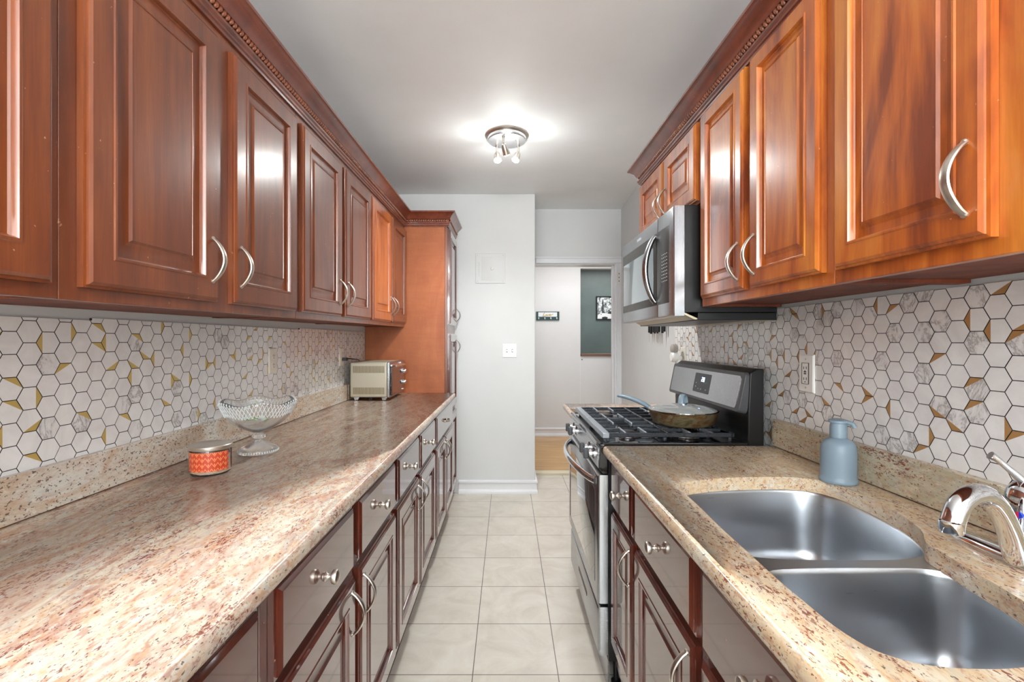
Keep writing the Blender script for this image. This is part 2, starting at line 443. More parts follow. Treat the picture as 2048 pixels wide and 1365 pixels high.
struct('wall_rear', bm, 'wall')
bm = BM()
for a, b, c, d in ((-.75, -.70, .95, 2.25), (.70, .75, .95, 2.25), (-.70, .70, .95, 1.0), (-.70, .70, 2.2, 2.25), (-.02, .02, 1.0, 2.2), (-.70, -.02, 1.58, 1.62), (.02, .70, 1.58, 1.62)):
    box(bm, a, b, -2.74, -2.69, c, d)
struct('added_window', bm, 'trim')  # unseen window frame, made up to go with the rear fill
# far hall wall with the pass-through opening
bm = BM()
box(bm, -.2, .98, YC, YC+.14, 0, CEIL); box(bm, .98, 2.6, YC, YC+.14, 0, 1.09)
box(bm, .98, 2.6, YC, YC+.14, 2.27, CEIL)
struct('wall_hall', bm, 'wall')
bm = BM(); box(bm, -.35, -.2, YT, YC+.2, 0, CEIL); struct('wall_hall_left', bm, 'wall')
bm = BM(); box(bm, 2.6, 2.7, YT, YG+.2, 0, CEIL); struct('wall_hall_right', bm, 'wall')
bm = BM(); box(bm, .2, 2.6, YG, YG+.1, 0, CEIL); struct('wall_living', bm, 'green_wall')
bm = BM(); box(bm, .1, .2, YC+.14, YG, 0, CEIL); struct('wall_living_left', bm, 'green_wall')
bm = BM(); box(bm, .985, 2.6, YC-.02, YC+.16, 1.09, 1.125); struct('trim_3', bm, 'brown_ledge', bevel=.004)
# the thin upright seam and screw below the opening
bm = BM(); box(bm, .976, .98, YC-.0015, YC, .13, 1.09); struct('trim_4', bm, 'trim')
bm = BM(); lathe(bm, [(0, -.002), (.008, -.002), (.008, 0)], (1.0, YC, 1.045), 12, 'y', 0); struct('trim_5', bm, 'slot')

BB = [(0, 0), (.022, 0), (.022, .020), (.015, .034), (.012, .038), (.012, .085), (.020, .092), (.020, .104), (.010, .112), (0, .114)]
bm = BM(); sweep(bm, [(-.415, YA-.001), (.236, YA-.001), (.236, YB)], BB, side=-1); struct('baseboard_back', bm, 'trim')
bm = BM(); sweep(bm, [(-.2, YC-.001), (2.6, YC-.001)], [(o, z+.018) for o, z in BB], side=-1); struct('baseboard_hall', bm, 'trim')
# door casing, jamb and threshold
bm = BM()
CAS = [(0, 0), (.018, 0), (.020, .008), (.012, .016), (.012, .038), (.018, .046), (.018, .052), (0, .052)]
box(bm, .27, 1.083, YB-.016, YB, 2.03, 2.078); box(bm, .262, 1.086, YB-.024, YB, 2.078, 2.094)
box(bm, .262, 1.083, YB-.021, YB, 2.030, 2.038)
box(bm, 1.035, 1.079, YB-.016, YB, 0, 2.03); box(bm, 1.062, 1.080, YB-.024, YB, 0, 2.03); box(bm, 1.033, 1.041, YB-.021, YB, 0, 2.03)
box(bm, 1.020, 1.0445, YB, YT, 0, 2.03); box(bm, .236, 1.04, YB+.002, YT, 2.022, 2.044)
box(bm, 1.005, 1.022, YB+.05, YB+.09, 0, 2.025)
c = struct('trim_1', bm, 'trim', bevel=.002); c['label'] = 'white moulded casing around the hall doorway'
bm = BM(); box(bm, 1.043, 1.060, YB-.028, YB-.0165, 1.83, 1.95)
for z in (1.855, 1.89, 1.925): box(bm, 1.050, 1.056, YB-.031, YB-.027, z, z+.012, 1)
h = obj('hinge', bm, ['ivory_plastic', 'slot'], c); h['label'] = 'old painted hinge leaf'
bm = BM(); box(bm, .236, 1.04, 4.567, 4.659, -.01, .022); struct('trim_2', bm, plain('marble_threshold', (222, 212, 186), .35), bevel=.004)

# ---- hexagon mosaic: every tile its own polygon on a dark grout bed
def mosaic(name, side, xg, xf, y0, y1, zf, label, parent, holes, gold, seed):
    rnd = random.Random(seed); P = .049; a = P/math.sqrt(3); gap = .0009
    bm = BM()
    box(bm, min(xg, xg+side*.004), max(xg, xg+side*.004), y0, y1, min(z for z, _ in zf), min(z for z, _ in zf)+.001, 0)
    prof = []
    for (za, zb), (ya, yb) in zf_spans(zf, y0, y1):
        box(bm, xg, xg+side*.0035, ya, yb, za, zb, 0)
    col = 0; y = y0-a*2
    tb = BM()
    while y < y1+a*2:
        z = .85+(P/2 if col % 2 else 0)
        while z < 1.46:
            r = rnd.random(); R = a-gap*1.15
            vs = [Vector((0, y+R*math.cos(PI/3*k), z+R*math.sin(PI/3*k))) for k in range(6)]
            jx = rnd.uniform(0, .0006)
            hx = xf+side*jx
            top = [Vector((hx, v.y, v.z)) for v in vs]; bot = [Vector((xg, v.y, v.z)) for v in vs]
            veined = rnd.random() < (.17 if side < 0 else .13)
            mw = 1 if veined else 0
            T = [tb.verts.new(t) for t in top]; B_ = [tb.verts.new(b) for b in bot]
            for k in range(6):
                quad(tb, (B_[k], B_[(k+1) % 6], T[(k+1) % 6], T[k]), 3)
            if r < .20:
                k = rnd.randrange(6)
                i0, i1, i2 = k, (k+1) % 6, (k+2) % 6
                g = tb.faces.new((T[i0], T[i1], T[i2])); g.material_index = 2
                f = tb.faces.new([T[(i2+q) % 6] for q in range(5)]); f.material_index = mw
            else:
                f = tb.faces.new(T); f.material_index = mw
            z += P
        y += 1.5*a; col += 1
    # trim to the tiled field
    def cut(bmx, co, no, keep_all=False):
        g = bmx.verts[:]+bmx.edges[:]+bmx.faces[:]
        bmesh.ops.bisect_plane(bmx, geom=g, plane_co=co, plane_no=no, clear_outer=True)
    cut(tb, (0, y0, 0), (0, -1, 0)); cut(tb, (0, y1, 0), (0, 1, 0))
    out = BM()
    me = bpy.data.meshes.new('tmp'); tb.to_mesh(me)
    for (za, zb), (ya, yb) in zf_spans(zf, y0, y1):
        t2 = BM(); t2.from_mesh(me)
        cut(t2, (0, ya, 0), (0, -1, 0)); cut(t2, (0, yb, 0), (0, 1, 0)); cut(t2, (0, 0, za), (0, 0, -1)); cut(t2, (0, 0, zb), (0, 0, 1))
        m2 = bpy.data.meshes.new('tmp2'); t2.to_mesh(m2); t2.free(); out.from_mesh(m2); bpy.data.meshes.remove(m2)
    tb.free(); bpy.data.meshes.remove(me)
    # leave the sockets' rectangles free
    o1 = obj('grout_bed', bm, 'grout', parent)
    o2 = obj('hexagon_tiles', out, ['tile', 'tile_veined', gold, 'grout'], parent)
    o1['kind'] = 'structure'; o2['kind'] = 'structure'; o2['label'] = label
def zf_spans(zf, y0, y1):
    return [((za, zb), (ya, yb)) for (za, zb, ya, yb) in SPANS]
class _Z(list): pass
wl = bpy.data.objects['wall_left']; wr = bpy.data.objects['wall_right']
SPANS = [(1.0, 1.347, -.3, 1.2), (1.0, 1.353, 1.2, 2.4), (1.0, 1.360, 2.4, 3.485)]
mosaic('l', 1, -1.0599, -1.0535, -.3, 3.485, [(1.0, 0)], 'white hexagon mosaic with gold corner slivers', wl, None, 'gold', 11)
SPANS = [(1.0, 1.414, -.3, 1.70), (.88, 1.414, 1.70, 2.80)]
mosaic('r', -1, .9999, .9925, -.3, 2.80, [(.88, 0)], 'white and grey-veined hexagon mosaic with bronze corner slivers', wr, None, 'bronze', 23)

# ---------------------------------------------------------------- cabinet joinery
DOOR = [(0, 0), (0, .012), (.005, .0135), (.0055, .0165), (.011, .0205), (.055, .0205), (.0575, .0225), (.062, .0225), (.0645, .018), (.0655, .0125), (.068, .0098), (.076, .0095), (.088, .0100), (.099, .0135), (.104, .0175), (.1045, .0160), (.106, .0160)]
DOORS = [(0, 0), (0, .012), (.005, .0135), (.0055, .0165), (.011, .0205), (.044, .0205), (.0465, .0225), (.050, .0225), (.0520, .018), (.0530, .0125), (.055, .0098), (.061, .0095), (.070, .0100), (.078, .0135), (.082, .0175), (.0825, .0160), (.084, .0160)]
DRAW = [(0, 0), (0, .011), (.006, .0125), (.0065, .0155), (.016, .0205), (.02, .0205)]
def panel(bm, side, x, y0, y1, z0, z1, prof, mi=0):
    rings = []
    for ins, h in prof:
        X = x+side*h
        rings.append([bm.verts.new((X, a, b)) for a, b in ((y0+ins, z0+ins), (y1-ins, z0+ins), (y1-ins, z1-ins), (y0+ins, z1-ins))])
    for a, b in zip(rings, rings[1:]): ring_faces(bm, a, b, mi)
    quad(bm, rings[0][::-1], mi); quad(bm, rings[-1], mi)
def bow(side, x, y, z, L=.108, out=.030, axis='z'):
    bm = BM(); pts = []; rs = []
    for i in range(17):
        t = i/16; s = math.sin(PI*t)**.8
        d = (t-.5)*L
        p = (x+side*(.001+out*s), y, z+d) if axis == 'z' else (x+side*(.001+out*s), y+d, z)
        pts.append(p); rs.append(.0056-.0010*abs(2*t-1)**3)
    tube(bm, pts, rs, 10, flat=(1.45, .75) if axis == 'z' else (.75, 1.45), up=(1, 0, 0) if axis == 'z' else (0, 0, 1))
    for e in (0, -1):
        p = pts[e]; lathe(bm, [(.0062, 0), (.0062, .002), (.004, .004), (0, .004)], (x, p[1], p[2]), 10, 'x', 0, side)
    return bm
def knob(side, x, y, z):
    bm = BM()
    lathe(bm, [(0, 0), (.010, 0), (.0105, .002), (.007, .005), (.0052, .009), (.0055, .013), (.010, .015), (.0148, .018), (.0162, .023), (.0145, .028), (.009, .031), (0, .032)], (x, y, z), 20, 'x', 0, side)
    return bm
def door(t, side, x, y0, y1, z0, z1, wd, hy=None, hz=None, fn=None, prof=None, mat_h='nickel', label=None):
    bm = BM(); panel(bm, side, x, y0, y1, z0, z1, prof or (DOOR if y1-y0 > .33 else DOORS))
    d = obj('door', bm, wd, t, fn=fn, sharp=.35)
    if label: d['label'] = label
    if hy is not None:
        obj('handle', bow(side, x+side*.0205, hy, hz), mat_h, d, fn=fn)
    return d
def drawer(t, side, x, y0, y1, z0, z1, wd, pull='knob', fn=None):
    bm = BM(); panel(bm, side, x, y0, y1, z0, z1, DRAW)
    d = obj('drawer', bm, wd, t, fn=fn, sharp=.35)
    yc, zc = (y0+y1)/2, (z0+z1)/2
    if pull == 'knob': obj('knob', knob(side, x+side*.0205, yc, zc), 'nickel', d, fn=fn)
    elif pull == 'oval': obj('handle', bow(side, x+side*.0205, yc, zc, .085, .024, 'y'), 'nickel', d, fn=fn)
    return d

tilt = lambda c: Vector((c.x, c.y, c.z+.012*(c.y-2)))
XF = -.767                                             # face frame plane of the left wall cabinets
def wall_cab_left(y0, y1, doors, label, mats=None):
    t = thing('wall_cabinet', label, 'cabinet', (-.91, (y0+y1)/2, 1.38), 'cherry wall cabinets along the left wall')
    bm = BM(); y0 += .0006; y1 -= .0006
    box(bm, -1.0585, XF-.02, y0, y0+.016, 1.381, 2.13); box(bm, -1.0585, XF-.02, y1-.016, y1, 1.381, 2.13)
    box(bm, -1.0585, XF-.02, y0+.016, y1-.016, 1.384, 1.400); box(bm, -1.0585, XF-.02, y0+.016, y1-.016, 2.11, 2.13)
    obj('carcass', bm, 'wood_dull', t, fn=tilt, bevel=.001)
    bm = BM(); box(bm, XF-.0198, XF, y0, y1, 1.381, 2.13)
    obj('face_frame', bm, 'wood_left', t, fn=tilt, bevel=.0015)
    for i, (a, b, hs, wd) in enumerate(doors):
        hy = None if hs is None else (b-.032 if hs > 0 else a+.030)
        door(t, 1, XF+.0005, a, b, 1.405, 2.097, wd, hy, 1.405+.105, tilt, label='lighter orange-toned door' if wd == 'wood_left_orange' else None)
wall_cab_left(-.10, .808, [(-.08, .335, 1, 'wood_left'), (.362, .784, -1, 'wood_left')], 'cherry wall cabinet nearest the camera on the left, mostly cut off by the frame edge')
wall_cab_left(.808, 1.712, [(.842, 1.231, 1, 'wood_left'), (1.297, 1.688, -1, 'wood_left')], 'cherry wall cabinet over the candle and glass bowl, two wide doors')
wall_cab_left(1.712, 2.622, [(1.735, 2.148, 1, 'wood_left'), (2.191, 2.605, -1, 'wood_left')], 'cherry wall cabinet above the left wall socket, middle of the left row')
wall_cab_left(2.622, 3.516, [(2.640, 3.062, 1, 'wood_left_orange'), (3.088, 3.50, -1, 'wood_left')], 'cherry wall cabinet over the toaster oven, one door lighter orange, touching the tall pantry')

# ---- pantry
t = thing('pantry_cabinet', 'tall cherry pantry cabinet with flat orange-brown side, standing at the end of the left counter', 'cabinet', (-.75, 3.76, 0))
bm = BM(); box(bm, -1.0585, -.467, 3.520, 3.992, .10, 2.17); box(bm, -1.0585, -.50, 3.525, 3.99, 0, .10)
obj('carcass', bm, 'veneer', t, bevel=.001)
bm = BM(); box(bm, -.4665, -.4465, 3.519, 3.993, .10, 2.17); obj('face_frame', bm, 'wood_left', t, bevel=.0015)
for (z0, z1, hz) in ((1.419, 2.135, 1.419+.09), (.774, 1.351, 1.351-.10), (.115, .735, None)):
    door(t, 1, -.446, 3.545, 3.975, z0, z1, 'wood_base', 3.945 if hz else None, hz)

# ---- crown mouldings with a twisted rope bead
def crown(path, z0, z1, side, fn, label, rope_spans):
    k = (z1-z0)/.107
    prof = [(0, 0), (.006, 0), (.008, .006), (.013, .009), (.013, .017), (.019, .021), (.019, .029), (.012, .033), (.012, .050), (.021, .053), (.024, .058), (.032, .074), (.048, .090), (.054, .094), (.061, .097), (.061, .107), (0, .107)]
    bm = BM(); sweep(bm, path, [(o, z0+z*k) for o, z in prof], side)
    base = (path[0][0], path[0][1], z0)
    o = obj('crown_molding', bm, 'wood_crown', None, loc=base, fn=fn, sharp=.5)
    tag(o, label, 'crown molding')
    bm = BM()
    for (a, b, nrm) in rope_spans:
        a = Vector(a); b = Vector(b); L = (b-a).length; d = (b-a)/L; nv = Vector(nrm); cnt = int(L/.0165)
        for i in range(cnt):
            c = a+d*((i+.5)*L/cnt)+nv*.018; zc = z0+.0415*k
            axis = (Vector((d.x, d.y, 0))*.55+Vector((0, 0, 1))*.85).normalized()
            n3 = Vector((nv.x, nv.y, 0)); s = axis.cross(n3).normalized()
            rings = []
            for hh, rr in ((-1, 0), (-.7, .7), (0, 1), (.7, .7), (1, 0)):
                cc = Vector((c.x, c.y, zc))+axis*hh*.0118
                if rr == 0: rings.append([bm.verts.new(cc)])
                else: rings.append([bm.verts.new(cc+n3*math.cos(q*PI/3)*rr*.0085+s*math.sin(q*PI/3)*rr*.0072) for q in range(6)])
            for r1, r2 in zip(rings, rings[1:]):
                if len(r1) == 1:
                    for q in range(6): quad(bm, (r1[0], r2[q], r2[(q+1) % 6]))
                elif len(r2) == 1:
                    for q in range(6): quad(bm, (r1[q], r1[(q+1) % 6], r2[0]))
                else: ring_faces(bm, r1, r2)
    obj('rope_bead', bm, 'wood_rope', o, fn=fn, sharp=2.5)
XU = XF+.001
crown([(XU, -.1), (XU, 3.518), (-.4455, 3.518), (-.4455, 3.994)], 2.126, 2.232, -1, tilt, 'dark cherry crown molding with rope bead along the left cabinets and around the pantry',
      [((XU, 0), (XU, 3.50), (1, 0)), ((XU+.02, 3.518), (-.4455, 3.518), (0, -1)), ((-.4455, 3.518), (-.4455, 3.99), (1, 0))])
tiltr = lambda c: Vector((c.x, c.y, c.z+.010*(c.y-1.6)))
crown([(.7095, -.1), (.7095, 2.5065), (.985, 2.5065)], 2.110, 2.205, 1, tiltr, 'amber cherry crown molding with rope bead along the right-hand cabinets',
      [((.7095, 0), (.7095, 2.50), (-1, 0)), ((.7095, 2.5065), (.97, 2.5065), (0, 1))])

# ---- right wall cabinets
XG = .7105
def wall_cab_right(y0, y1, z0, doors, label, zd0, zd1=2.103):
    t = thing('wall_cabinet', label, 'cabinet', (.85, (y0+y1)/2, z0), 'cherry wall cabinets along the right wall')
    bm = BM(); y0 += .0006; y1 -= .0006
    box(bm, XG+.02, .9905, y0, y0+.016, z0, 2.14); box(bm, XG+.02, .9905, y1-.016, y1, z0, 2.14)
    box(bm, XG+.02, .9905, y0+.016, y1-.016, z0+.008, z0+.022); box(bm, XG+.02, .9905, y0+.016, y1-.016, 2.12, 2.14)
    obj('carcass', bm, 'wood_dull', t, bevel=.001)
    bm = BM(); box(bm, XG, XG+.0198, y0, y1, z0, 2.14); obj('face_frame', bm, 'wood_right', t, bevel=.0015)
    for (a, b, hs, hz) in doors:
        door(t, -1, XG-.0005, a, b, zd0, zd1, 'wood_right', b-.030 if hs > 0 else a+.030, hz)
wall_cab_right(.46, 1.028, 1.419, [(.684, 1.008, -1, 1.540)], 'amber cherry single-door wall cabinet above the sink, nearest the camera', 1.446)
wall_cab_right(1.028, 1.7275, 1.419, [(1.052, 1.358, 1, 1.538), (1.393, 1.702, -1, 1.534)], 'amber cherry two-door wall cabinet above the right wall socket, between microwave and sink cabinet', 1.447)
wall_cab_right(1.7285, 2.505, 1.805, [(1.747, 2.100, 1, 1.905), (2.113, 2.484, -1, 1.905)], 'short amber cherry wall cabinet with two small doors above the microwave', 1.815)

# ---- base cabinets, left
XD = -.4225
def base_left(y0, y1, fronts, label):
    t = thing('base_cabinet', label, 'cabinet', (-.75, (y0+y1)/2, 0), 'mahogany base cabinets under the left counter')
    bm = BM(); y0 += .0006; y1 -= .0006
    box(bm, -1.05, XD-.02, y0, y0+.016, .11, .872); box(bm, -1.05, XD-.02, y1-.016, y1, .11, .872)
    box(bm, -1.05, XD-.02, y0+.016, y1-.016, .11, .126); box(bm, -1.05, -1.038, y0+.016, y1-.016, .126, .872)
    obj('carcass', bm, 'wood_base', t, bevel=.001)
    bm = BM(); box(bm, XD-.0198, XD, y0, y1, .11, .872); obj('face_frame', bm, 'wood_base', t, bevel=.0015)
    bm = BM(); box(bm, -.47, -.457, y0, y1, .0005, .1098); obj('toe_kick', bm, 'toe', t)
    for f in fronts:
        if f[0] == 'dr': drawer(t, 1, XD+.0005, f[1], f[2], .692, .862, 'wood_base', f[3])
        else: door(t, 1, XD+.0005, f[1], f[2], .155, .672, 'wood_base', (f[2]-.030 if f[3] > 0 else f[1]+.030), .672-.085)
base_left(-.12, .80, [('dr', -.09, .325, 'knob'), ('dr', .355, .776, 'knob'), ('do', -.09, .325, 1), ('do', .355, .776, -1)], 'mahogany base cabinet under the nearest end of the left counter, cut off by the frame')
base_left(.80, 1.735, [('dr', .832, 1.250, 'knob'), ('dr', 1.292, 1.708, 'knob'), ('do', .832, 1.258, 1), ('do', 1.298, 1.712, -1)], 'mahogany base cabinet below the orange candle, fronted by two large knobbed drawers')
base_left(1.735, 2.665, [('dr', 1.752, 2.165, 'knob'), ('dr', 2.208, 2.640, 'knob'), ('do', 1.752, 2.170, 1), ('do', 2.205, 2.640, -1)], 'mahogany base cabinet third along the left run, two bow handles close together')
base_left(2.665, 3.516, [('dr', 2.705, 3.480, 'oval'), ('do', 2.705, 3.085, 1), ('do', 3.105, 3.480, -1)], 'mahogany base cabinet next to the pantry with one wide drawer with oval pull')

# ---- base cabinets, right
XR = .3955
def base_right(y0, y1, fronts, label, zb=.17):
    t = thing('base_cabinet', label, 'cabinet', (.7, (y0+y1)/2, 0), 'mahogany base cabinets along the right wall')
    bm = BM(); y0 += .0006; y1 -= .0006
    box(bm, XR+.02, .96, y0, y0+.016, .11, .862); box(bm, XR+.02, .96, y1-.016, y1, .11, .862)
    box(bm, XR+.02, .96, y0+.016, y1-.016, .11, .126)
    obj('carcass', bm, 'wood_base', t, bevel=.001)
    bm = BM(); box(bm, XR, XR+.0198, y0, y1, .11, .868); obj('face_frame', bm, 'wood_base', t, bevel=.0015)
    bm = BM(); box(bm, .452, .465, y0, y1, .0005, .1098); obj('toe_kick', bm, 'toe', t)
    for f in fronts:
        if f[0] == 'dr': drawer(t, -1, XR-.0005, f[1], f[2], .692, .862, 'wood_base', f[3])
        else: door(t, -1, XR-.0005, f[1], f[2], .195, .674, 'wood_base', (f[2]-.030 if f[3] > 0 else f[1]+.030), .674-.085)
base_right(1.425, 1.733, [('dr', 1.445, 1.722, 'knob'), ('do', 1.440, 1.722, -1)], 'narrow mahogany base cabinet beside the gas range, one drawer over one door')
base_right(.46, 1.424, [('dr', .490, .925, 'knob'), ('dr', .962, 1.408, 'knob'), ('do', .490, .925, 1), ('do', .962, 1.408, -1)], 'wide mahogany sink base cabinet under the steel double sink')
base_right(-.12, .459, [('dr', -.08, .43, 'knob'), ('do', -.08, .43, 1)], 'mahogany base cabinet at the camera end of the right counter')
base_right(2.512, 2.90, [('dr', 2.530, 2.885, 'knob'), ('do', 2.530, 2.885, -1)], 'mahogany base cabinet behind the gas range, mostly hidden by it')

# ---------------------------------------------------------------- stone counters
def counter(name, side, xf, xw, y0, y1, mat, label, hole=None, th=.036):
    bm = BM(); r = th/2
    xa = xf-side*r*.9
    pts = [(xa, y0), (xa, y1), (xw, y1), (xw, y0)]
    poly_extrude(bm, pts, .91-th, .91, hole=hole)
    # bullnose front edge
    ra, rb = [], []
    N = 8; a_, b_ = [], []
    for i in range(N+1):
        q = PI/2-PI*i/N
        sx = math.copysign(abs(math.cos(q))**.75, math.cos(q)) if abs(math.cos(q)) > 1e-6 else 0
        x = xa+side*r*.9*sx; z = .91-r+r*math.sin(q)
        a_.append(bm.verts.new((x, y0, z))); b_.append(bm.verts.new((x, y1, z)))
    ring_faces(bm, a_, b_, 0, False)
    quad(bm, a_[::-1]); quad(bm, b_)
    o = obj(name, bm, mat, None, loc=((xf+xw)/2, (y0+y1)/2, .91-th), sharp=.7)
    return tag(o, label, 'countertop')
counter('stone_countertop', 1, -.387, -1.0595, -.14, 3.517, 'granite', 'long pink-beige granite countertop over the left base cabinets')
CUT = [(.501, 1.297), (.614, 1.330), (.774, 1.340), (.847, 1.318), (.880, 1.262), (.884, 1.18), (.880, 1.095), (.866, 1.027), (.838, .957), (.800, .905), (.790, .855), (.779, .799), (.772, .747), (.760, .690), (.735, .625), (.690, .580), (.606, .558), (.542, .556), (.499, .562), (.472, .575), (.453, .596), (.441, .640), (.438, .70), (.436, .756), (.438, .864), (.440, .988), (.446, 1.10), (.449, 1.20), (.463, 1.27)]
cutc = [(p.x, p.y) for p in spline([(a, b, 0) for a, b in CUT], 4, True)]
counter('stone_countertop', -1, .349, .9915, -.14, 1.735, 'granite_r', 'cream and red-flecked granite countertop around the sink', hole=cutc)
counter('stone_countertop', -1, .340, .9915, 2.508, 2.905, 'granite', 'short granite countertop on the far side of the gas range')
def splash(x0, x1, y0, y1, z1, mat, label, base=.9125):
    bm = BM(); box(bm, x0, x1, y0, y1, base, z1)
    o = obj('stone_backsplash', bm, mat, None, loc=((x0+x1)/2, (y0+y1)/2, base), bevel=.0015)
    tag(o, label, 'backsplash')
splash(-1.0530, -1.034, -.14, 3.075, 1.012, 'granite_splash', 'long speckled granite upstand behind the glass bowl and candle')
splash(-1.0530, -1.030, 3.077, 3.516, 1.012, 'granite_splash', 'short speckled granite upstand piece behind the toaster oven')
splash(.970, .9915, -.14, 1.733, 1.009, 'granite_splash_r', 'speckled granite upstand behind the faucet and soap bottle')

# ---------------------------------------------------------------- sink
ZR = .8735
t = thing('double_sink', 'brushed steel undermount double sink set into the right granite counter', 'sink', (.66, .95, .66))
def off(pts, d):
    cx = sum(p[0] for p in pts)/len(pts); cy = sum(p[1] for p in pts)/len(pts); out = []
    n = len(pts)
    for i in range(n):
        a = Vector(pts[i-1]); b = Vector(pts[(i+1) % n]); tt = (b-a).normalized(); nn = Vector((tt.y, -tt.x))
        if nn.dot(Vector(pts[i])-Vector((cx, cy))) > 0: nn = -nn
        out.append((pts[i][0]+nn.x*d, pts[i][1]+nn.y*d))
    return out
B1 = [(.444, .96), (.443, 1.08), (.446, 1.20), (.462, 1.283), (.515, 1.318), (.614, 1.338), (.774, 1.348), (.852, 1.326), (.888, 1.265), (.892, 1.18), (.888, 1.09), (.870, 1.010), (.835, .945), (.780, .917), (.70, .910), (.56, .912), (.478, .925)]
B2 = [(.432, .79), (.432, .70), (.438, .63), (.462, .572), (.52, .550), (.62, .549), (.71, .567), (.765, .610), (.800, .690), (.818, .775), (.815, .835), (.780, .872), (.70, .878), (.56, .877), (.470, .862)]
b1 = [(p.x, p.y) for p in spline([(a, b, 0) for a, b in B1], 4, True)]
b2 = [(p.x, p.y) for p in spline([(a, b, 0) for a, b in B2], 4, True)]
bm = BM()
outer = [(.418, .53), (.418, 1.352), (.50, 1.366), (.93, 1.366), (.93, .53)]
es = []
for pts in (outer, b1, b2):
    l = [bm.verts.new((x, y, ZR)) for x, y in pts]; es += [bm.edges.new((l[i], l[(i+1) % len(l)])) for i in range(len(l))]
bmesh.ops.triangle_fill(bm, edges=es, use_beauty=True)
obj('rim', bm, 'sink', t)
def bowl(name, pts, depth, label=None):
    bm = BM(); cx = sum(p[0] for p in pts)/len(pts); cy = sum(p[1] for p in pts)/len(pts)
    rings = []
    for d, z in ((0, 0), (.002, -.003), (.004, -.010), (.008, -depth*.55), (.012, -depth+.045), (.020, -depth+.022), (.034, -depth+.008), (.055, -depth+.002)):
        q = off(pts, d) if d < .03 else None
        if q is None:
            s = 1-(d-.020)/.20; base = off(pts, .020); q = [(cx+(a-cx)*s, cy+(b-cy)*s) for a, b in base]
        rings.append([bm.verts.new((a, b, ZR+z)) for a, b in q])
    for a, b in zip(rings, rings[1:]): ring_faces(bm, a, b)
    mid = [bm.verts.new((cx+(v.co.x-cx)*.22, cy+(v.co.y-cy)*.22, ZR-depth-.003)) for v in rings[-1]]
    ring_faces(bm, rings[-1], mid); quad(bm, mid)
    o = obj(name, bm, 'sink', t, sharp=1.2)
    bm = BM(); lathe(bm, [(.044, -.0005), (.043, .002), (.036, .001), (.030, -.004), (0, -.004)], (cx, cy, ZR-depth), 28); 
    for k in range(6):
        a = k*PI/3; box(bm, cx+.016*math.cos(a)-.003, cx+.016*math.cos(a)+.003, cy+.016*math.sin(a)-.003, cy+.016*math.sin(a)+.003, ZR-depth-.0045, ZR-depth-.0030, 1)
    obj('drain', bm, ['chrome', 'slot'], o)
bowl('large_bowl', b1, .205); bowl('small_bowl', b2, .175)

# ---------------------------------------------------------------- faucet
t = thing('faucet', 'chrome single-lever faucet standing behind the sink at the right picture edge', 'faucet', (.885, .81, .910))
bm = BM()
prof = [(1.0, .0005), (1.0, .004), (.97, .009), (.90, .013), (.70, .017), (.40, .019), (0, .0195)]
rings = []
for s, z in prof:
    if s == 0: rings.append([bm.verts.new((.889, .82, .910+z))]); continue
    rr = []
    for i in range(40):
        a = 2*PI*i/40; cx = abs(math.cos(a))**.85*math.copysign(1, math.cos(a)); sy = math.sin(a)
        rr.append(bm.verts.new((.889+.029*cx*s, .82+.130*sy*(s if s > .6 else s), .910+z)))
    rings.append(rr)
for a, b in zip(rings, rings[1:]):
    if len(b) == 1:
        for i in range(len(a)): quad(bm, (a[i], a[(i+1) % len(a)], b[0]))
    else: ring_faces(bm, a, b)
quad(bm, rings[0][::-1]); obj('base_plate', bm, 'chrome', t, sharp=1.2)
bm = BM(); lathe(bm, [(.034, .0), (.034, .012), (.029, .020), (.027, .060), (.030, .080), (.030, .095), (.026, .112), (.016, .124), (0, .128)], (.893, .812, .9285), 28)
b = obj('valve_body', bm, 'chrome', t, sharp=.9)
bm = BM(); lathe(bm, [(0, 0), (.0055, 0), (.0055, .002), (0, .002)], (.8665, .801, 1.000), 16, 'x', 0, -1)
for f in bm.faces:
    f.material_index = 0 if f.calc_center_median().y > .801 else 1
obj('temperature_dot', bm, ['red', 'blue'], b)
sp = spline([(.866, .805, .925), (.856, .801, .945), (.842, .796, .978), (.815, .787, 1.018), (.785, .778, 1.042), (.752, .768, 1.045), (.726, .760, 1.033), (.711, .755, 1.010), (.708, .754, .999)], 6)
bm = BM(); n = len(sp); tube(bm, sp, [.0175-.0015*min(1, i/n*2.2) for i in range(n)], 18, up=(0, 0, 1))
s = obj('spout', bm, 'chrome', t, sharp=.9)
bm = BM(); lathe(bm, [(.0150, 0), (.0165, .004), (.0165, .018), (.014, .020)], (.7075, .754, .990), 22); obj('aerator', bm, 'chrome', s)
bm = BM(); lp = spline([(.893, .812, 1.045), (.880, .818, 1.062), (.868, .824, 1.076), (.857, .829, 1.088), (.849, .833, 1.094)], 5); n = len(lp)
tube(bm, lp, [.0105-.0045*math.sin(PI*.5*min(1, i/n*1.6))+.0035*max(0, (i/n-.6)/.4) for i in range(n)], 14, flat=(1.1, .8)); obj('lever', bm, 'chrome', t, sharp=.9)

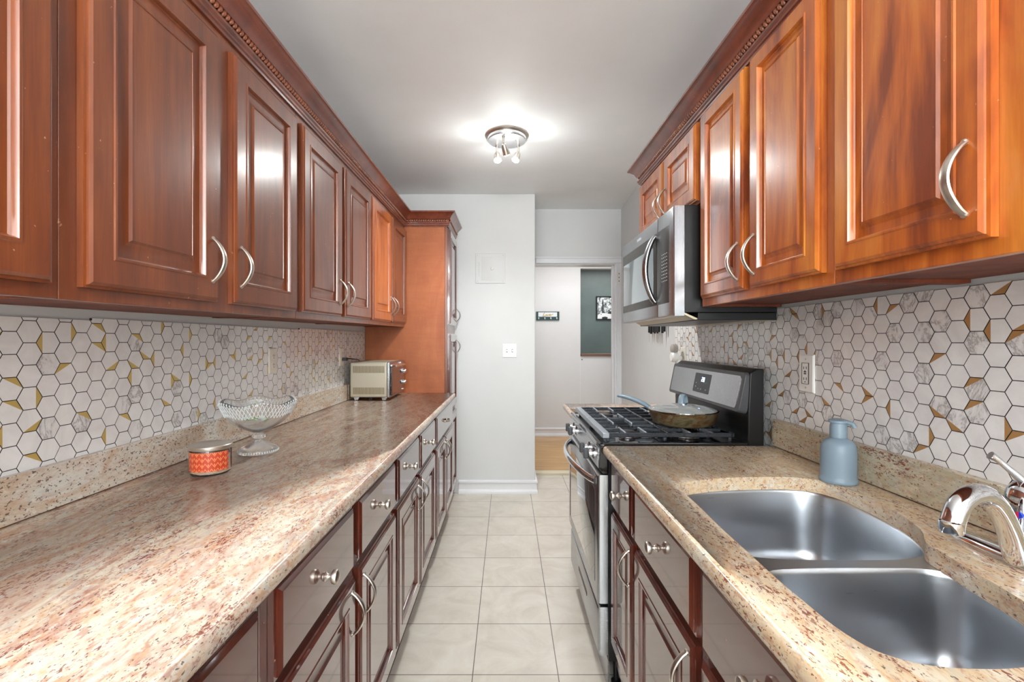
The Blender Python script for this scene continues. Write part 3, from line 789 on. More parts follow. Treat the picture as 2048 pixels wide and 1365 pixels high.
# ---------------------------------------------------------------- soap bottle
t = thing('soap_dispenser', 'matte grey-blue pump soap bottle on the granite behind the sink', 'soap dispenser', (.905, 1.295, .910))
bm = BM(); lathe(bm, [(0, .0005), (.0435, .0005), (.0455, .003), (.0455, .010), (.0430, .013), (.0425, .020), (.0425, .085), (.040, .102), (.033, .113), (.022, .119), (.020, .121), (0, .121)], (.905, 1.295, .910), 36)
obj('bottle', bm, 'soap', t, sharp=.9)
bm = BM(); lathe(bm, [(0, 0), (.0205, 0), (.0205, .030), (.019, .036), (.019, .040), (.0235, .041), (.0235, .047), (.015, .050), (0, .050)], (.905, 1.295, 1.0315), 28)
tube(bm, [(.905, 1.295, 1.075), (.918, 1.278, 1.075), (.925, 1.268, 1.071), (.928, 1.264, 1.062)], .006, 10)
obj('pump_head', bm, 'soap', t, sharp=.8)
# ---------------------------------------------------------------- gas range
Y0, Y1 = 1.742, 2.500; YM = (Y0+Y1)/2
t = thing('gas_range', 'stainless and black freestanding gas range between the two right counters', 'stove', (.65, YM, 0))
bm = BM()
box(bm, .372, .945, Y0, Y0+.012, .115, .905); box(bm, .372, .945, Y1-.012, Y1, .115, .905); box(bm, .92, .945, Y0+.012, Y1-.012, .115, .905)
box(bm, .372, .92, Y0+.012, Y1-.012, .115, .135); box(bm, .372, .385, Y0+.012, Y1-.012, .135, .80)
# raised rectangle lines pressed in the side
box(bm, .405, .90, Y0-.0015, Y0, .19, .192); box(bm, .405, .407, Y0-.0015, Y0, .19, .84); box(bm, .405, .90, Y0-.0015, Y0, .838, .84)
obj('body', bm, 'black_matte', t, bevel=.002)
for (x, y) in ((.41, Y0+.05), (.41, Y1-.05), (.89, Y0+.05), (.89, Y1-.05)):
    bm = BM(); lathe(bm, [(.018, .0005), (.018, .012), (.009, .016), (.009, .1145)], (x, y, 0), 14)
    obj('leg', bm, 'black_matte', t)
bm = BM(); box(bm, .373, .379, Y0+.02, Y1-.01, .0008, .114); obj('kick_panel', bm, 'steel', t)
# storage drawer
bm = BM(); panel(bm, -1, .371, Y0+.004, Y1-.004, .135, .312, [(0, 0), (0, .026), (.003, .034), (.008, .037)])
d = obj('drawer', bm, 'steel', t, sharp=.7)
bm = BM(); box(bm, .3325, .335, YM-.13, YM+.10, .222, .240)
obj('finger_slot', bm, 'black_matte', d, bevel=.0012)
# oven door: steel frame, dark mirror glass
bm = BM(); panel(bm, -1, .371, Y0+.004, Y1-.004, .325, .800, [(0, 0), (0, .028), (.003, .036), (.008, .039)])
d = obj('oven_door', bm, 'steel_h', t, sharp=.7)
bm = BM(); panel(bm, -1, .3322, Y0+.055, Y1-.030, .385, .735, [(0, 0), (0, .0012), (.001, .0018)]); obj('oven_glass', bm, 'glass_door', d)
bm = BM()
for k in range(4): box(bm, .3312, .3320, YM-.03+k*.014, YM-.022+k*.014, .350, .360)
obj('badge', bm, 'white_enamel', d)
bm = BM(); hp = []
for i in range(25):
    q = i/24; s = math.sin(PI*q)
    hp.append((.330-.062*s**.7, Y0+.035+(Y1-Y0-.07)*q, .772+.012*s))
tube(bm, hp, .0135, 14, flat=(.75, 1.1), up=(0, 0, 1)); obj('handle', bm, 'chrome', d, sharp=.9)
# slanted control panel
bm = BM(); n_ = BM()
def prism(bm, prof, ya, yb, mi=0):
    a = [bm.verts.new((x, ya, z)) for x, z in prof]; b = [bm.verts.new((x, yb, z)) for x, z in prof]
    ring_faces(bm, a, b, mi); quad(bm, a[::-1], mi); quad(bm, b, mi)
prism(bm, [(.371, .804), (.352, .804), (.336, .822), (.342, .905), (.371, .905)], Y0+.002, Y1-.002)
cp = obj('control_panel', bm, 'black', t, bevel=.002); n_.free()
bm = BM(); prism(bm, [(.3395, .826), (.3345, .826), (.3385, .893), (.342, .893)], Y0+.03, Y1-.03); obj('panel_trim', bm, 'steel', cp)
for y in (1.845, 1.945, 2.300, 2.400):
    bm = BM()
    lathe(bm, [(0, 0), (.024, 0), (.024, .004), (.014, .009), (.012, .018), (.014, .021), (0, .021)], (.336, y, .858), 22, 'x', 0, -1)
    k = obj('knob', bm, 'chrome', t, sharp=.7)
    bm = BM(); box(bm, .2955, .3145, y-.0095, y+.0095, .838, .878); obj('knob_grip', bm, 'dark_grey', k, bevel=.004)
# cooktop
bm = BM(); box(bm, .338, .885, Y0, Y1, .9055, .916); 
box(bm, .338, .352, Y0, Y1, .916, .9195); box(bm, .352, .885, Y0, Y0+.012, .916, .9195); box(bm, .352, .885, Y1-.012, Y1, .916, .9195)
ct = obj('cooktop', bm, 'black', t, bevel=.003)
burn = [(.48, 1.90, .040), (.72, 1.90, .048), (.48, 2.335, .048), (.72, 2.335, .036), (.60, YM, .034)]
for (x, y, r) in burn:
    bm = BM(); lathe(bm, [(r+.018, 0), (r+.016, .003), (r*.9, .005), (r*.85, .012), (0, .012)], (x, y, .9165), 26, mi=0)
    lathe(bm, [(0, .0125), (r*.8, .0125), (r*.82, .016), (r*.7, .019), (0, .020)], (x, y, .9165), 26, mi=1)
    obj('burner', bm, ['steel', 'black_matte'], t, sharp=.6)
for (ya, yb) in ((Y0+.030, YM-.003), (YM+.003, Y1-.030)):
    bm = BM(); xa, xb = .362, .850; z0, z1 = .934, .950; b = .010
    box(bm, xa-.006, xa+.020, ya, yb, z0-.004, z1+.001, 1)
    box(bm, xb-b, xb, ya, yb, z0, z1); box(bm, xa+.02, xb-b, ya, ya+b, z0, z1, 0); box(bm, xa+.02, xb-b, yb-b, yb, z0, z1)
    L = yb-ya
    for f in (.28, .52, .76):
        y = ya+L*f
        for (p, q) in ((xa+.02, .445), (.515, .685), (.755, xb-b)): box(bm, p, q, y-.004, y+.004, z0+.002, z1)
    for f in (.17, .33, .50, .67, .84):
        x = xa+(xb-xa)*f
        if f == .50: box(bm, x-.005, x+.005, ya+b, yb-b, z0+.002, z1, 0)
        else:
            for (p, q) in ((ya+b, ya+L*.36), (ya+L*.64, yb-b)): box(bm, x-.004, x+.004, p, q, z0+.002, z1+.001, 1)
    for x in (xa+.01, xb-.02):
        for y in (ya+.006, yb-.016): box(bm, x, x+.012, y, y+.010, .9168, z0)
    box(bm, .585, .597, ya+.002, ya+.012, .9197, z0); box(bm, .585, .597, yb-.012, yb-.002, .9197, z0)
    obj('grate', bm, ['iron', 'iron_light'], t, bevel=.0022)
# backguard: riser, tilted panel in a charcoal frame, display
bm = BM(); prism(bm, [(.886, .906), (.886, 1.03), (.893, 1.176), (.915, 1.192), (.944, 1.192), (.944, .906)], Y0, Y1)
bg = obj('backguard', bm, 'black_matte', t, bevel=.004)
def tiltp(bm, y0, y1, s0, s1, d0, d1, mi=0, rad=0):
    """a slab on the tilted face; s: distance up the face, d: thickness towards the room"""
    A = Vector((.850, 0, 1.030)); U = Vector((.030, 0, .150)).normalized(); N_ = Vector((-U.z, 0, U.x))
    pts = []
    if rad:
        for (cy, cs, a0) in ((y1-rad, s1-rad, 0), (y0+rad, s1-rad, 90), (y0+rad, s0+rad, 180), (y1-rad, s0+rad, 270)):
            for k in range(5):
                a = math.radians(a0+k*22.5); pts.append((cy+rad*math.cos(a), cs+rad*math.sin(a)))
    else: pts = [(y0, s0), (y1, s0), (y1, s1), (y0, s1)]
    ra = [bm.verts.new(A+U*s+N_*d0+Vector((0, y, 0))) for y, s in pts]; rb = [bm.verts.new(A+U*s+N_*d1+Vector((0, y, 0))) for y, s in pts]
    ring_faces(bm, ra, rb, mi); quad(bm, ra[::-1], mi); quad(bm, rb, mi)
bm = BM(); tiltp(bm, Y0+.004, Y1-.004, 0, .153, -.034, .0, rad=.014); fr = obj('panel_frame', bm, 'dark_grey', bg, bevel=.003)
bm = BM(); tiltp(bm, Y0+.030, Y1-.026, .014, .136, -.002, .0015, rad=.010); obj('steel_panel', bm, 'steel', bg)
bm = BM(); tiltp(bm, 2.020, 2.190, .036, .122, 0, .0022, rad=.006); obj('display', bm, 'display_bg', bg)
bm = BM()
def seg7(ch, y, s, w_, h_):
    S = {'2': 'abged', '0': 'abcdef', '1': 'bc', '3': 'abgcd', '8': 'abcdefg'}[ch]; tk = .0022
    R = {'a': (0, w_, h_-tk, h_), 'd': (0, w_, 0, tk), 'g': (0, w_, h_/2-tk/2, h_/2+tk/2), 'f': (w_-tk, w_, h_/2, h_), 'e': (w_-tk, w_, 0, h_/2), 'b': (0, tk, h_/2, h_), 'c': (0, tk, 0, h_/2)}
    for c in S:
        a, b_, c0, c1 = R[c]; tiltp(bm, y+a, y+b_, s+c0, s+c1, .0022, .0027)
# mirrored along y so that it reads from the room (+y is the viewer's left)
seg7('2', 2.100, .086, .012, .019); seg7('0', 2.083, .086, .012, .019)
obj('clock_digits', bm, 'display', bg)
bm = BM()
for (y, s) in ((2.16, .075), (2.13, .050), (2.10, .050), (2.05, .050), (2.16, .058)): tiltp(bm, y, y+.008, s, s+.004, .0022, .0025)
obj('key_marks', bm, 'white_enamel', bg)

# ---------------------------------------------------------------- frying pan and its lid
PX, PY, PZ = .728, 1.965, .9512
t = thing('frying_pan', 'burnt steel frying pan with grey handle on the gas range', 'pan', (PX, PY, PZ))
bm = BM()
def spout(k, a, r, h):
    if k in (3, 4, 5):
        e = math.exp(-((a-3.9)/.22)**2)+math.exp(-((a-.78)/.22)**2)
        return r+.007*e, h-.002*e
    return r, h
lathe(bm, [(0, 0), (.108, 0), (.122, .010), (.136, .052), (.139, .057), (.135, .0565), (.120, .012), (.105, .004), (0, .004)], (PX, PY, PZ), 48, wave=spout)
obj('pan_body', bm, 'pan', t, sharp=.9)
bm = BM(); hd = Vector((-.62, .78, 0)).normalized()
pts = [Vector((PX, PY, PZ))+hd*d+Vector((0, 0, z)) for d, z in ((.134, .040), (.160, .050), (.20, .066), (.26, .081), (.31, .087), (.335, .086))]
tube(bm, spline(pts, 4), [.008, .009, .010, .011, .012, .0125, .013, .0135, .0135, .0135, .0135, .0135, .0135, .0135, .0135, .0135, .013, .012, .011, .010, .007][:len(spline(pts, 4))], 14, flat=(1.15, .7)); obj('handle', bm, 'soap', t, sharp=.9)
t = thing('pan_lid', 'domed glass lid with steel rim and arched handle, lying on the frying pan', 'lid', (PX, PY, PZ+.058))
bm = BM(); lathe(bm, [(.1335, .002), (.12, .009), (.09, .017), (.05, .022), (.012, .0235), (.012, .0215), (.05, .020), (.09, .015), (.12, .007), (.1335, 0)], (PX, PY, PZ+.058), 44); obj('glass_dome', bm, 'lid_glass', t, sharp=.9)
bm = BM(); lathe(bm, [(.1330, -.0002), (.1375, -.0002), (.1375, .003), (.1330, .003), (.1330, -.0002)], (PX, PY, PZ+.058), 44); obj('rim', bm, 'chrome', t)
bm = BM(); lathe(bm, [(.016, .0238), (.016, .027), (.010, .030), (0, .030)], (PX, PY, PZ+.058), 18); kb = obj('mount', bm, 'chrome', t)
bm = BM(); pts = []
for i in range(13):
    a = PI*i/12; pts.append((PX-.020*math.cos(a)*.9, PY-.022*math.cos(a), PZ+.058+.028+.034*math.sin(a)))
tube(bm, pts, .0075, 12, flat=(1.5, .6), up=(0, 0, 1)); obj('handle', bm, 'soap', t, sharp=.9)

# ---------------------------------------------------------------- microwave
MX = .607
t = thing('microwave', 'stainless over-the-range microwave with black window and curved steel handle', 'microwave', (.8, YM, 1.39))
ya, yb = 1.738, 2.498
bm = BM(); box(bm, .650, .9895, ya, yb, 1.400, 1.795); box(bm, .700, .9895, ya+.002, yb-.002, 1.372, 1.3995)
obj('body', bm, 'black_matte', t, bevel=.002)
bm = BM()
prism(bm, [(.640, 1.3995), (.690, 1.375), (.985, 1.371), (.985, 1.374), (.70, 1.3795), (.655, 1.3995)], ya+.01, yb-.05); obj('hood_vent', bm, 'filter', t)
# front: steel slab split into door and control strip
seam = 1.918
bm = BM(); panel(bm, -1, .6497, ya, seam-.001, 1.388, 1.793, [(0, 0), (0, .036), (.004, .041), (.010, .0427)]); cs = obj('control_strip', bm, 'steel_h', t, sharp=.6)
bm = BM(); panel(bm, -1, .6497, seam+.001, yb+.002, 1.388, 1.793, [(0, 0), (0, .036), (.004, .041), (.010, .0427)]); dr = obj('door', bm, 'steel_h', t, sharp=.6)
bm = BM(); panel(bm, -1, .6072, ya+.040, seam-.001, 1.440, 1.732, [(0, 0), (0, .0012), (.001, .0016)]); o = obj('control_glass', bm, 'mw_dark', cs)
bm = BM()
for r in range(9):
    for c_ in range(4): box(bm, .6048, .6056, ya+.060+c_*.018, ya+.066+c_*.018, 1.525+r*.013, 1.528+r*.013)
obj('key_marks', bm, 'white_enamel', cs)
bm = BM(); panel(bm, -1, .6072, seam+.001, yb-.018, 1.440, 1.732, [(0, 0), (0, .0012), (.001, .0016)]); obj('window_surround', bm, 'mw_dark', dr)
bm = BM(); panel(bm, -1, .6054, seam+.050, yb-.034, 1.474, 1.682, [(0, 0), (0, .0006), (.001, .0008)]); obj('window_glass', bm, 'mw_glass', dr)
bm = BM(); pts = []
for i in range(21):
    q = i/20; s = math.sin(PI*q); pts.append((.604-.040*s**.75, seam+.022+.004*s, 1.452+.270*q))
tube(bm, pts, [.0120+.0035*math.sin(PI*i/20) for i in range(21)], 14, flat=(1.2, .8), up=(1, 0, 0)); obj('handle', bm, 'steel_h', dr, sharp=.9)
bm = BM()
for k, (w_, h_) in enumerate(((.006, .012), (.005, .009), (.006, .011), (.004, .013), (.005, .009), (.006, .010))): box(bm, .6050, .6066, 2.205-k*.011, 2.205-k*.011+w_, 1.756, 1.756+h_)
obj('badge', bm, 'white_enamel', dr)

# ---------------------------------------------------------------- toaster oven
tx0, tx1, ty0, ty1, tz0, tz1 = -1.012, -.752, 3.040, 3.425, .932, 1.158
t = thing('toaster_oven', 'champagne and steel toaster oven at the end of the left counter by the pantry', 'toaster oven', (-.88, 3.23, .9105))
bm = BM(); box(bm, tx0, tx1-.022, ty0+.002, ty1-.002, tz0, tz1); obj('shell', bm, 'champagne', t, bevel=.008, seg=3)
for zc in (1.112, .974):
    bm = BM()
    for k in range(24): box(bm, tx0+.020+k*.0085, tx0+.0245+k*.0085, ty0+.0005, ty0+.0025, zc-.022, zc+.022)
    obj('side_vent', bm, 'vent', t)
bm = BM(); box(bm, tx1-.0215, tx1-.004, ty0, ty1, tz0-.002, tz1+.002); fr = obj('front_frame', bm, 'steel', t, bevel=.004)
bm = BM(); box(bm, tx1-.0038, tx1+.008, ty0+.012, ty0+.285, tz0+.012, tz1-.030); dr = obj('door', bm, 'glass_door', t, bevel=.002)
bm = BM(); box(bm, tx1-.0038, tx1+.011, ty0+.010, ty0+.287, tz1-.0295, tz1-.014); box(bm, tx1+.011, tx1+.034, ty0+.02, ty0+.275, tz1-.026, tz1-.020); box(bm, tx1+.028, tx1+.036, ty0+.015, ty0+.280, tz1-.032, tz1-.018); obj('handle', bm, 'chrome', dr, bevel=.003)
bm = BM(); box(bm, tx1-.0038, tx1+.004, ty0+.290, ty1-.006, tz0+.008, tz1-.008); cp = obj('control_panel', bm, 'steel', t, bevel=.002)
for z in (1.083, 1.005):
    bm = BM(); lathe(bm, [(0, 0), (.020, 0), (.020, .004), (.016, .007), (.0155, .022), (.013, .026), (0, .026)], (tx1+.004, ty0+.338, z), 20, 'x', 0, 1); obj('knob', bm, 'chrome', t, sharp=.6)
bm = BM(); lathe(bm, [(0, 0), (.006, 0), (.006, .008), (0, .008)], (tx1+.004, ty0+.338, .955), 12, 'x', 0, 1); obj('knob', bm, 'chrome', t)
for (x, y) in ((tx0+.035, ty0+.03), (tx1-.045, ty0+.03), (tx0+.035, ty1-.03), (tx1-.045, ty1-.03)):
    bm = BM(); a = box(bm, x-.020, x+.020, y-.012, y+.012, .9108, tz0)
    for v in a:
        if v.co.z < .92: v.co.x = x+(v.co.x-x)*.55
    obj('foot', bm, 'steel', t, bevel=.002)
bm = BM(); cpts = spline([(-1.034, 3.005, 1.180), (-1.010, 3.012, 1.183), (-.990, 3.06, 1.178), (-.998, 3.15, 1.172), (-1.020, 3.28, 1.150), (-1.0225, 3.33, 1.10), (-1.0165, 3.33, 1.05)], 6)
tube(bm, cpts, .0035, 8); box(bm, -1.0475, -1.018, 2.992, 3.018, 1.170, 1.190); obj('power_cord', bm, 'black_matte', t, bevel=0)

# ---------------------------------------------------------------- wall sockets and switch
def socket(side, x, y, z, label, style='duplex', mat='ivory_plastic', w_=.070, h_=.115):
    t = thing('wall_outlet', label, 'outlet', (x, y, z))
    bm = BM(); panel(bm, side, x, y-w_/2, y+w_/2, z-h_/2, z+h_/2, [(0, 0), (0, .003), (.004, .006)]); p = obj('cover_plate', bm, mat, t)
    X = x+side*.006
    if style == 'duplex':
        for dz in (-.020, .020):
            bm = BM()
            lathe(bm, [(0, 0), (.0165, 0), (.0165, .0018), (0, .0018)], (X, y, z+dz), 20, 'x', 0, side)
            r = obj('receptacle', bm, mat, t)
            bm = BM(); 
            for (a, b, c_, d) in ((-.007, -.0050, -.001, .008), (.005, .007, -.001, .007), (-.002, .002, -.010, -.006)): box(bm, X+side*.0018, X+side*.0024, y+a, y+b, z+dz+c_, z+dz+d)
            obj('slots', bm, 'slot', r)
    else:
        bm = BM(); box(bm, X, X+side*.002, y-.0165, y+.0165, z-.034, z+.034); r = obj('receptacle', bm, mat, t, bevel=.0008)
        bm = BM()
        for dz in (-.022, .014):
            for (a, b, c_, d) in ((-.008, -.0055, 0, .009), (.0055, .008, 0, .008), (-.002, .002, -.008, -.004)): box(bm, X+side*.002, X+side*.0026, y+a, y+b, z+dz+c_, z+dz+d)
        box(bm, X+side*.002, X+side*.0028, y-.006, y+.006, z-.003, z+.001); box(bm, X+side*.002, X+side*.0028, y-.006, y+.006, z+.003, z+.007)
        for (a, b, c_, d) in ((-.0175, -.0165, -.035, .035), (.0165, .0175, -.035, .035), (-.0165, .0165, .034, .035), (-.0165, .0165, -.035, -.034)): box(bm, X, X+side*.0024, y+a, y+b, z+c_, z+d)
        obj('slots', bm, 'slot', r)
    bm = BM(); lathe(bm, [(0, 0), (.003, 0), (.003, .001), (0, .001)], (X, y, z+(0 if style == 'duplex' else .047)), 10, 'x', 0, side); 
    if style != 'duplex': lathe(bm, [(0, 0), (.003, 0), (.003, .001), (0, .001)], (X, y, z-.047), 10, 'x', 0, side)
    obj('screw', bm, 'nickel', t)
    return t
socket(1, -1.0530, 2.118, 1.207, 'ivory duplex socket in the left mosaic wall above the glass bowl')
socket(1, -1.0530, 2.995, 1.195, 'ivory wall socket holding the black plug of the toaster oven')
socket(-1, .9915, 1.565, 1.188, 'white rectangular safety socket in the right mosaic wall near the stove', 'gfci', 'white_plastic', .078, .125)
socket(-1, .9915, 2.665, 1.205, 'white socket behind the range with a round plug-in device')
t = thing('plug_adapter', 'round grey and white plug-in device on the socket behind the range', 'plug', (.955, 2.68, 1.215))
bm = BM(); box(bm, .957, .9815, 2.652, 2.690, 1.190, 1.212); 
obj('plug', bm, 'white_plastic', t, bevel=.004)
bm = BM(); lathe(bm, [(0, 0), (.026, 0), (.030, .006), (.030, .026), (.022, .034), (0, .034)], (.9565, 2.672, 1.205), 22, 'x', 0, -1); obj('white_dome', bm, 'white_plastic', t, sharp=.7)
bm = BM(); lathe(bm, [(0, 0), (.022, 0), (.026, .006), (.026, .028), (.018, .034), (0, .034)], (.9565, 2.672, 1.252), 22, 'x', 0, -1); o = obj('grey_dome', bm, plain('grey_dome', (172, 164, 158), .5), t, sharp=.7)

t = thing('light_switch', 'white double toggle light switch on the end wall', 'light switch', (.018, YA, 1.213))
def plate_y(bm, x0, x1, z0, z1, y, d, mi=0, b=.003):
    r = []
    for ins, h in ((0, 0), (0, d*.5), (b, d)):
        r.append([bm.verts.new((a, y-h, c_)) for a, c_ in ((x0+ins, z0+ins), (x1-ins, z0+ins), (x1-ins, z1-ins), (x0+ins, z1-ins))])
    for a, b_ in zip(r, r[1:]): ring_faces(bm, a, b_, mi)
    quad(bm, r[0][::-1], mi); quad(bm, r[-1], mi)
bm = BM(); plate_y(bm, -.042, .078, 1.155, 1.271, YA-.0005, .006); obj('cover_plate', bm, 'white_plastic', t)
for x in (-.005, .041):
    bm = BM(); box(bm, x-.0045, x+.0045, YA-.016, YA-.0066, 1.205, 1.222); box(bm, x-.006, x+.006, YA-.0072, YA-.0066, 1.200, 1.226, 1); obj('toggle', bm, ['white_plastic', 'slot'], t, bevel=.0008)
    bm = BM()
    for z in (1.183, 1.243): lathe(bm, [(0, 0), (.0028, 0), (.0028, .001), (0, .001)], (x, YA-.0066, z), 10, 'y', 0, -1)
    obj('screw', bm, 'nickel', t)

t = thing('access_panel', 'white painted metal access panel with a round latch on the end wall', 'access panel', (-.146, YA, 1.91))
bm = BM(); plate_y(bm, -.272, -.020, 1.785, 2.040, YA-.0005, .005); 
obj('frame', bm, 'wall', t)
bm = BM(); plate_y(bm, -.222, -.030, 1.81, 2.012, YA-.0056, .0025); d = obj('door', bm, 'wall', t)
bm = BM(); lathe(bm, [(0, 0), (.016, 0), (.016, .004), (.010, .006), (0, .006)], (-.130, YA-.0082, 1.912), 18, 'y', 0, -1); box(bm, -.134, -.126, YA-.0160, YA-.0142, 1.900, 1.924); obj('latch', bm, plain('latch_paint', (214, 210, 206), .35), d)
bm = BM()
for x, z in ((-.255, 2.022), (-.037, 2.022), (-.255, 1.803), (-.037, 1.803)): lathe(bm, [(0, 0), (.004, 0), (.004, .0012), (0, .0012)], (x, YA-.0057, z), 10, 'y', 0, -1)
for k in range(9): box(bm, -.246, -.240, YA-.0064, YA-.0055, 1.845+k*.014, 1.853+k*.014)
obj('screws', bm, plain('painted_screw', (196, 192, 188), .5), t)

# ---------------------------------------------------------------- knives hanging on the right wall past the microwave
t = thing('knife_rack', 'dark magnetic knife strip on the white wall below the microwave', 'knife rack', (1.02, 3.14, 1.43))
def wx(y): return 1.0 if y < 2.82 else 1.0+.08*(y-2.82)/(YB-2.82)
bm = BM(); v = box(bm, 0, .016, 2.94, 3.38, 1.415, 1.445)
for q in v: q.co.x = wx(q.co.y)-.0006-(.016-q.co.x)
obj('strip', bm, 'black_matte', t)
ky = [2.965, 3.005, 3.085, 3.115, 3.150, 3.185, 3.220, 3.285, 3.335]
lab = ['last knife towards the hall on the strip', 'second knife from the hall end of the strip']
for i, y in enumerate(ky):
    x = wx(y)-.026
    L = .062+(.008 if i % 2 else 0)
    t = thing('kitchen_knife', 'black-handled knife hanging on the strip below the microwave, blade down', 'knife', (x, y, 1.40), 'knives hanging under the microwave')
    bm = BM(); box(bm, x-.007, x+.007, y-.009, y+.009, 1.415-L, 1.428); obj('knife_handle', bm, 'black_matte', t, bevel=.003)
    if i not in (0, 7):
        bm = BM(); a = box(bm, x-.0008, x+.0008, y-.007, y+.007, 1.415-L-.065, 1.4148-L)
        for q in a:
            if q.co.z < 1.32: q.co.y = y+(q.co.y-y)*.2
        obj('blade', bm, 'nickel', t)

# ---------------------------------------------------------------- orange candle
cx, cy = -.872, 1.392
t = thing('candle_jar', 'orange patterned candle jar with metal lid on the left counter', 'candle', (cx, cy, .9105))
bm = BM(); lathe(bm, [(0, 0), (.048, 0), (.0525, .004), (.0535, .010), (.0535, .066), (.050, .070), (.048, .070), (.0505, .064), (.0505, .010), (.046, .006), (0, .006)], (cx, cy, .9105), 40); obj('glass_jar', bm, 'glass', t, sharp=.8)
bm = BM(); R = .0541; seg = 64; u_ = bm.loops.layers.uv.new('UVMap')
ra = [bm.verts.new((cx+R*math.cos(2*PI*i/seg), cy+R*math.sin(2*PI*i/seg), .9105+.012)) for i in range(seg)]
rb = [bm.verts.new((v.co.x, v.co.y, .9105+.066)) for v in ra]
for i in range(seg-4):
    f = bm.faces.new((ra[i], ra[i+1], rb[i+1], rb[i]))
    for lp, (uu, vv_) in zip(f.loops, ((i/seg, 0), ((i+1)/seg, 0), ((i+1)/seg, 1), (i/seg, 1))): lp[u_].uv = (uu, vv_)
bmesh.ops.rotate(bm, verts=bm.verts, cent=(cx, cy, 0), matrix=Matrix.Rotation(.30, 3, 'Z'))
obj('paper_label', bm, 'label', t)
bm = BM(); lathe(bm, [(0, .0065), (.0495, .0065), (.0495, .052), (0, .052)], (cx, cy, .9105), 32); obj('wax', bm, 'wax', t, sharp=.8)
bm = BM(); lathe(bm, [(.052, .0705), (.0555, .0705), (.0560, .073), (.0560, .081), (.0545, .083), (.050, .082), (0, .0815)], (cx, cy, .9105), 40); obj('lid', bm, 'nickel', t, sharp=.6)

# ---------------------------------------------------------------- footed crystal bowl with flowers inside
bx, by, bz = -.862, 1.640, .9105
t = thing('crystal_bowl', 'footed cut-crystal fruit bowl with scalloped rim on the left counter', 'bowl', (bx, by, bz))
def scal(k, a, r, h):
    if BW[k][2]:
        w_ = .5+.5*math.cos(6*a); f = BW[k][2]
        return r*(1+.045*w_*f), h+(.012*w_-.006)*f
    return r, h
BW = [(.0, .068, 0), (.020, .070, 0), (.050, .084, .1), (.080, .104, .3), (.100, .130, .6), (.112, .158, .9), (.117, .176, 1), (.114, .178, 1), (.108, .160, .9), (.096, .133, .6), (.076, .108, .3), (.046, .089, .1), (.018, .078, 0), (0, .076, 0)]
bm = BM(); rings = lathe(bm, [(a, b) for a, b, c_ in BW], (bx, by, bz), 72, wave=scal)
b_ = obj('bowl', bm, 'crystal', t, sharp=1.4)
# cut diamonds: raised criss-cross ridges around the rim band and saw-tooth edge
bm = BM()
def wallpt(a, s):
    r0, h0, r1, h1 = .101, .130, .1185, .172
    w_ = .5+.5*math.cos(6*a); f = .6+.4*s
    r = (r0+(r1-r0)*s)*(1+.045*w_*f)+.0006; h = h0+(h1-h0)*s+(.012*w_-.006)*f
    return Vector((bx+r*math.cos(a), by+r*math.sin(a), bz+h))
for k in range(60):
    for dr_ in (-1, 1):
        a0 = 2*PI*k/60
        p = [wallpt(a0+dr_*.16*s, s) for s in (0, .33, .66, 1)]
        tube(bm, p, .0011, 4)
for k in range(72):
    p = wallpt(2*PI*k/72, 1.06); lathe(bm, [(0, -.003), (.003, 0), (0, .004)], p, 4)
obj('cut_pattern', bm, 'cut', b_, sharp=.2)
bm = BM(); lathe(bm, [(0, .0005), (.062, .0005), (.0635, .003), (.062, .012), (.055, .020), (.030, .030), (.015, .040), (.011, .0445), (0, .0448)], (bx, by, bz), 48); ft = obj('foot', bm, 'crystal', t, sharp=.9)
bm = BM(); lathe(bm, [(0, .0452), (.012, .0455), (.0205, .050), (.0215, .056), (.0205, .062), (.012, .0672), (0, .0675)], (bx, by, bz), 14); obj('stem_ball', bm, 'crystal', t, sharp=.2)
bm = BM()
for k in range(48):
    a = 2*PI*k/48; lathe(bm, [(0, -.004), (.0022, -.002), (.0022, .002), (0, .004)], (bx+.0625*math.cos(a), by+.0625*math.sin(a), bz+.007), 5)
obj('foot_beading', bm, 'cut', ft)
def flower(x, y, z, label, rot):
    t = thing('flower', label, 'flower', (x, y, z), 'loose flowers in the crystal bowl')
    bm = BM()
    for ring, (n_, rr, up) in enumerate(((7, .022, .004), (6, .015, .009), (4, .009, .013))):
        for k in range(n_):
            a = 2*PI*k/n_+ring*.4+rot; d = Vector((math.cos(a), math.sin(a), 0)); s = Vector((-d.y, d.x, 0))
            c0 = Vector((x, y, z+.002)); p1 = c0+d*rr*.55+s*rr*.42+Vector((0, 0, up)); p2 = c0+d*rr+Vector((0, 0, up*1.6)); p3 = c0+d*rr*.55-s*rr*.42+Vector((0, 0, up))
            vs = [bm.verts.new(p) for p in (c0, p1, p2, p3)]; quad(bm, vs)
            vs2 = [bm.verts.new(p+Vector((0, 0, .0012))) for p in (c0, p1, p2, p3)]; quad(bm, vs2[::-1]); ring_faces(bm, vs, vs2)
    obj('petals', bm, 'petal', t)
    bm = BM()
    for da, L in ((rot, .046), (rot+1.5, .040), (rot-1.2, .036)):
        d = Vector((math.cos(da), math.sin(da), 0)); s = Vector((-d.y, d.x, 0)); c0 = Vector((x, y, z+.001))
        top = []
        for hz in (0, .001):
            vs = [bm.verts.new(c0+d*L*u+s*L*w_+Vector((0, 0, hz+.018*u-.004))) for u, w_ in ((.3, 0), (.55, .16), (.8, .13), (1, 0), (.8, -.13), (.55, -.16))]; quad(bm, vs if hz else vs[::-1]); top.append(vs)
        ring_faces(bm, top[0], top[1])
    obj('leaves', bm, 'leaf', t)
flower(bx+.022, by-.020, bz+.108, 'white bloom with two green leaves towards the room side of the crystal bowl', 4.2)
flower(bx-.026, by-.022, bz+.110, 'white bloom with green leaves on the wall side of the crystal bowl', 5.3)

